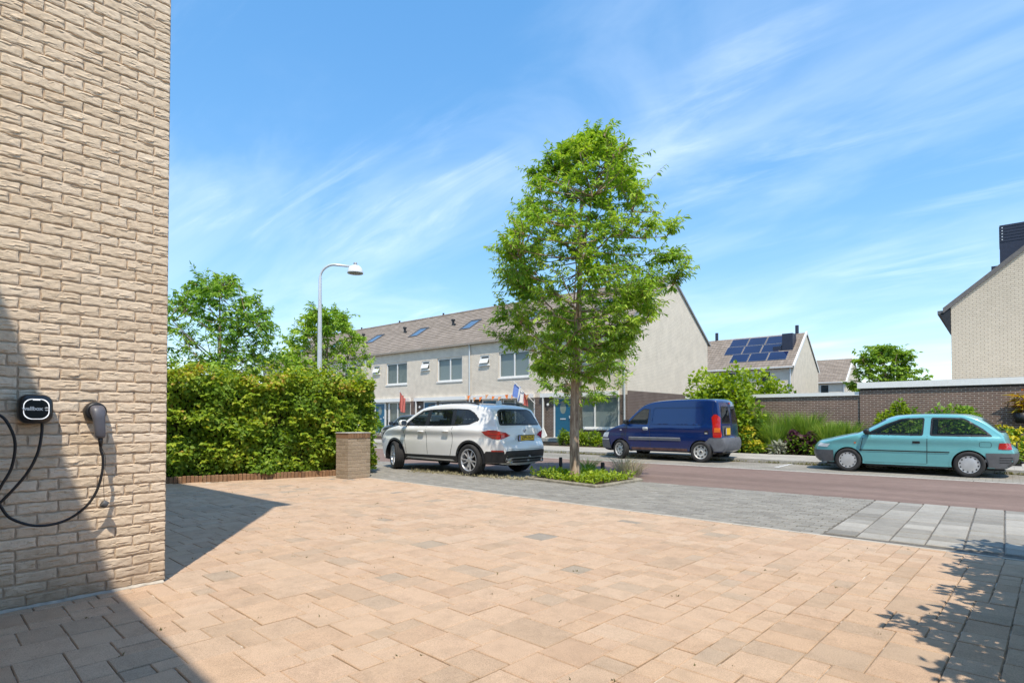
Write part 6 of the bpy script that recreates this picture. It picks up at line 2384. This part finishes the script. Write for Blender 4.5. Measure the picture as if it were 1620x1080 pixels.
# ornamental grasses along the garden wall
for n_, (px_, Y_, h_, sp_, lab) in enumerate(((1178, 20.7, 1.5, .55, 'tall upright grass clump next to the bright shrub by the van'), (1205, 20.9, 1.7, .55, 'tall dark tuft of grass rising above the yellow flowers'), (1248, 20.9, 1.6, .8, 'tall pale grass clump in the middle of the garden wall'),
                                    (1278, 20.95, 1.6, .8, 'tall pale grass clump between the purple perennials and the wall'), (1225, 20.3, 1.2, .7, 'lower arching grass clump behind the silver plant'), (1312, 20.4, 1.25, .75, 'arching grass clump before the hatchback nose'),
                                    (1340, 20.6, 1.25, .8, 'arching grass clump at the garage corner post'))):
    q = on_y(px_, 690, Y_)
    grass_clump('grass_clump', lab, (q.x, Y_, gz), 700, h_, sp_, LM['grass'], 80 + n_, 'ornamental grasses along the garden wall', w=.011)
q = on_y(1184, 700, 20.0)
bush('flowering_perennial', 'yellow flowering perennial at the rear bumper of the blue van', 'flower', (q.x, 20.0, gz), .62, .5, .85, 620, .12, LM['green'], 90, None, flowers=(420, LM['yellow'], .085))
for n_, (px_, hh_, lab) in enumerate(((1255, .75, 'dark purple leaved perennial next to the silver plant'), (1282, .88, 'dark purple leaved perennial next to the hatchback nose'))):
    q = on_y(px_, 700, 20.05)
    bush('purple_perennial', lab, 'perennial', (q.x, 20.05, gz), .5, .4, hh_, 420, .14, LM['green'], 95 + n_, 'purple leaved perennials', flowers=(330, LM['purple'], .13))
q = on_y(1231, 705, 19.8)
bush('silver_plant', 'low silvery grey plant at the footpath edge', 'plant', (q.x, 19.82, gz), .42, .3, .45, 170, .19, LM['silver'], 99, wr=.14)
for n_, (px_, hh_) in enumerate(((1298, .5), (1208, .45), (1330, .6))):
    q = on_y(px_, 705, 19.95)
    bush('edge_plant', ['low green plant at the footpath edge by the hatchback nose', 'low green plant at the footpath edge by the yellow flowers', 'low green plant at the footpath edge behind the hatchback front wheel'][n_], 'plant', (q.x, 19.95, gz), .5, .32, hh_, 330, .11, LM['shrub'], 101 + n_, 'low plants edging the footpath')
for n_, (px_, Y_, hh_) in enumerate(((1578, 20.3, 1.15), (1612, 20.2, 1.25), (1600, 19.9, .8))):
    q = on_y(px_, 700, Y_)
    bush('yellow_shrub', ['yellow topped perennial at the tail of the turquoise hatchback', 'yellow topped perennial below the hanging pot', 'low yellow topped perennial before the others at the footpath'][n_], 'perennial', (q.x, Y_, gz), .55, .45, hh_, 620, .11, LM['green'], 110 + n_, 'yellow perennials by the garage', flowers=(300, LM['yellow'], .075))
q = on_y(1618, 662, 21.2)
pot = tag(empty('hanging_pot', (q.x, 21.28, q.z - .12)), 'dark wall pot with a spiky golden plant on the garage', 'pot')
MB().lathe([(0, 0), (.15, 0), (.20, .28), (.18, .28), (.14, .04), (0, .04)], 20, 'z').build('bowl', M['dark'], pot, True)
MB().box(-.03, .03, .12, .24, .05, .30).build('bracket', M['dark'], pot)
rg = np.random.default_rng(5)
nn_ = 60
aa = rg.uniform(0, 2 * np.pi, nn_)
leaves('foliage', np.tile([0, 0, .25], (nn_, 1)) + rg.normal(0, .04, (nn_, 3)) + np.stack([0 * aa, 0 * aa, rg.uniform(0, .55, nn_)], 1), np.stack([np.cos(aa), np.sin(aa), rg.uniform(.0, .6, nn_)], 1), np.tile([0, 0, 1.], (nn_, 1)) + rg.normal(0, .2, (nn_, 3)), rg.uniform(.25, .46, nn_), .12, rg.uniform(0, 1, nn_), LM['gold'], pot, curl=.3)
# front garden bushes by the blue door
for n_, (px_, hh_, w_, lab) in enumerate(((893, .95, .65, 'bright green bush on the doorstep side of the slender tree'), (926, .85, .75, 'bright green bush at the foot of the slender tree'), (945, .75, .6, 'bright green bush by the van nose'))):
    q = on_y(px_, 700, 20.6)
    bush('front_bush', lab, 'bush', (q.x, 20.6, gz), w_, .5, hh_, 620, .13, LM['shrub'], 120 + n_, 'front garden bushes')
# greenery left of the small grey car
q = on_y(604, 690, 21.5)
bush('front_bush', 'dark green bush beside the small grey car', 'bush', (q.x - .5, 21.5, gz), .8, .6, 1.5, 500, .16, LM['green'], 130, 'front garden bushes')

# ------------------------------------------------------------------ tree bed
k1, k2, k3 = on_z(832, 757), on_z(945, 771), on_z(1014, 760)
k4 = Vector((k1.x, k3.y + .05, 0))
M['old_kerb'] = plain('mossy_kerb', (0.25, 0.225, 0.175), .95, spec=.1, var=.35, scale=9, bump=.4)
bed = struct(empty('tree_bed', (0, 0, 0)))
MB().add([(k1.x, k1.y, .02), (k2.x, k2.y, .02), (k3.x, k3.y, .02), (k4.x, k4.y, .02)], [(0, 1, 2, 3)]).build('soil', M['soil'], bed)
for a_, b_, n_ in ((k1, k2, 3), (k2, k3, 2), (k3, k4, 2), (k4, k1, 2)):
    for q in range(n_):
        p, r_ = a_.lerp(b_, q / n_), a_.lerp(b_, (q + 1) / n_)
        d = (r_ - p); ln = d.length
        MB().bbox(-ln / 2 + .006, ln / 2 - .006, -.05, .05, -.1, .05, .02).xf(Matrix.Translation((p + r_) / 2) @ Matrix.Rotation(math.atan2(d.y, d.x) + random.uniform(-.02, .02), 4, 'Z')).build('kerb_stone', M['old_kerb'], bed)
bc = (k1 + k2 + k3 + k4) / 4
rg = np.random.default_rng(77)


def inbed(n, m=.10):
    out = []
    poly = [(p.x, p.y) for p in (k1, k2, k3, k4)]
    poly = shrink(poly, m)
    xs = [p[0] for p in poly]; ys = [p[1] for p in poly]
    while len(out) < n:
        p = (rg.uniform(min(xs), max(xs)), rg.uniform(min(ys), max(ys)))
        if inside(p, poly) and math.hypot(p[0] - TP.x, p[1] - TP.y) > .14:
            out.append(p)
    return np.array(out)


B = inbed(1900, .04)
n = len(B)
hgt = .05 + .13 * (np.sin(B[:, 0] * 5) * np.sin(B[:, 1] * 4 + 1) > -.2) * rg.random(n) + .04 * rg.random(n)
P = np.stack([B[:, 0], B[:, 1], hgt], 1)
gc = leaves('ground_cover', P, rdir(n, .2), np.tile([0, 0, 1.], (n, 1)) + rg.normal(0, .4, (n, 3)), rg.uniform(.05, .10, n), .28, np.clip(rg.normal(.55, .25, n), .02, 1), LM['shrub'], None)
tag(gc, 'low green ground cover filling the kerbed tree bed', 'ground cover', kind='stuff')
for n_, (px_, py_, lab, hh_) in enumerate(((1000, 753, 'pale dry grass tuft at the road corner of the tree bed', .42), (985, 750, 'pale feathery grass tuft inside the tree bed behind the post', .46), (930, 745, 'fresh green weed tuft beside the trunk in the tree bed', .35))):
    q = on_z(px_, py_)
    grass_clump('grass_tuft', lab, (q.x, q.y, .03), 160, hh_, .55, LM['dry'] if n_ < 2 else LM['grass'], 140 + n_, 'grass tufts in the tree bed', w=.005, arch=.7)
for px_, pb, pt, lab in ((887, 741, 723, 'dark wooden stump post in the tree bed, on the crossover side of the trunk'), (953.5, 753, 731, 'dark wooden stump post in the tree bed, on the road side of the trunk')):
    q = on_z(px_, pb)
    hh_ = at_d(px_, pt, math.hypot(q.x, q.y)).z
    ps = tag(empty('wooden_post', (q.x, q.y, 0)), lab, 'post', 'stump posts in the tree bed')
    MB().lathe([(.042, -.02), (.043, hh_ - .02), (.036, hh_), (0, hh_)], 12, 'z').build('post_body', M['postwood'], ps)
    MB().lathe([(.0445, hh_ * .62), (.0445, hh_ * .68)], 12, 'z').build('strap', M['dark'], ps)

# moss and weeds in the far gutter and by the crossover's wheels: nobody could count them
n = 2600
xs = rg.uniform(-13, 1.5, n)
P = np.stack([xs, KERB_Y - np.abs(rg.normal(0, .07, n)), np.abs(rg.normal(0, .012, n)) + .003], 1)
keep = (np.sin(xs * 2.7) + np.sin(xs * 6.1 + 1) + rg.normal(0, .5, n)) > -.6
P = P[keep]; n = len(P)
w_ = leaves('gutter_weeds', P, rdir(n, .5), np.tile([0, 0, 1.], (n, 1)), rg.uniform(.03, .08, n), .25, np.clip(rg.normal(.6, .25, n), .02, 1), leaf_mat('moss_leaf', [(0, (.10, .10, .03)), (1, (.22, .21, .07))]), None)
tag(w_, 'yellowish moss and weeds along the foot of the far kerb', 'weeds', kind='stuff')
n = 700
q1, q2 = on_z(650, 745), on_z(832, 759)
t = rg.random(n)
P = np.stack([q1.x + (q2.x - q1.x) * t, q1.y + (q2.y - q1.y) * t + rg.normal(0, .07, n), np.zeros(n) + .004], 1)
w_ = leaves('pavement_weeds', P, rdir(n, .9), np.tile([0, 0, 1.], (n, 1)) + rg.normal(0, .5, (n, 3)), rg.uniform(.03, .10, n), .16, np.clip(rg.normal(.6, .25, n), .02, 1), LM['dry'], None)
tag(w_, 'thin dry weeds in the paving joint beside the crossover', 'weeds', kind='stuff')
# small weeds in the driveway joints
n = 900
cx_ = [t2w(a0 + U_ * random.randrange(40, 190) + random.gauss(0, .004), b0 + U_ * random.randrange(30, 115) + random.gauss(0, .02)) for _ in range(200)]
P = np.array([[random.choice(cx_)[0], 0, 0] for _ in range(n)])
for i in range(n):
    c_ = random.choice(cx_)
    P[i] = (c_[0] + random.gauss(0, .012), c_[1] + random.gauss(0, .012), -.004)
w_ = leaves('joint_weeds', P, rdir(n, .6), np.tile([0, 0, 1.], (n, 1)) + rg.normal(0, .5, (n, 3)), rg.uniform(.008, .026, n), .2, np.clip(rg.normal(.5, .25, n), .02, 1), leaf_mat('joint_weed', [(0, (.10, .10, .04)), (1, (.24, .22, .10))]), None)
tag(w_, 'tiny weeds sprouting in the driveway joints', 'weeds', kind='stuff')
# young shoots standing out of the beech hedge
rs = random.Random(19)
P, D, N, T_ = [], [], [], []
for q in range(300):
    s_ = rs.uniform(-.05, hlen + .05)
    topq = rs.random() < .55
    if topq:
        b = cor + Vector((ax2.x, ax2.y, 0)) * s_ + Vector((nr2.x, nr2.y, 0)) * rs.uniform(-.02, .8) + Vector((0, 0, hz - .18))
        dv = Vector((rs.gauss(0, .35), rs.gauss(0, .35), 1)).normalized()
        ln = rs.uniform(.15, .5)
    else:
        b = cor + Vector((ax2.x, ax2.y, 0)) * s_ + Vector((0, 0, rs.uniform(.3, hz - .2)))
        dv = (Vector((-nr2.x, -nr2.y, 0)) + Vector((ax2.x, ax2.y, 0)) * rs.gauss(0, .5) + Vector((0, 0, rs.uniform(-.1, .7)))).normalized()
        ln = rs.uniform(.12, .30)
    for i in range(11):
        t = (i + 1) / 11
        p = b + dv * ln * t + Vector((0, 0, -.10 * t * t * ln if not topq else 0))
        sd = dv.cross(Vector((rs.gauss(0, .3), rs.gauss(0, .3), 1))).normalized() * (1 if i % 2 else -1)
        P.append(tuple(p)); D.append(tuple(dv * .5 + sd * .9 + Vector((0, 0, -.2))))
        N.append((rs.gauss(0, .3) - nr2.x * .3, rs.gauss(0, .3) - nr2.y * .3, 1))
        T_.append(min(1, max(.05, rs.gauss(.58, .16))))
n = len(P)
leaves('shoots', np.array(P), np.array(D), np.array(N), .095 * RNG.uniform(.6, 1.15, n), .34, np.array(T_), LM['hedge'], hg)
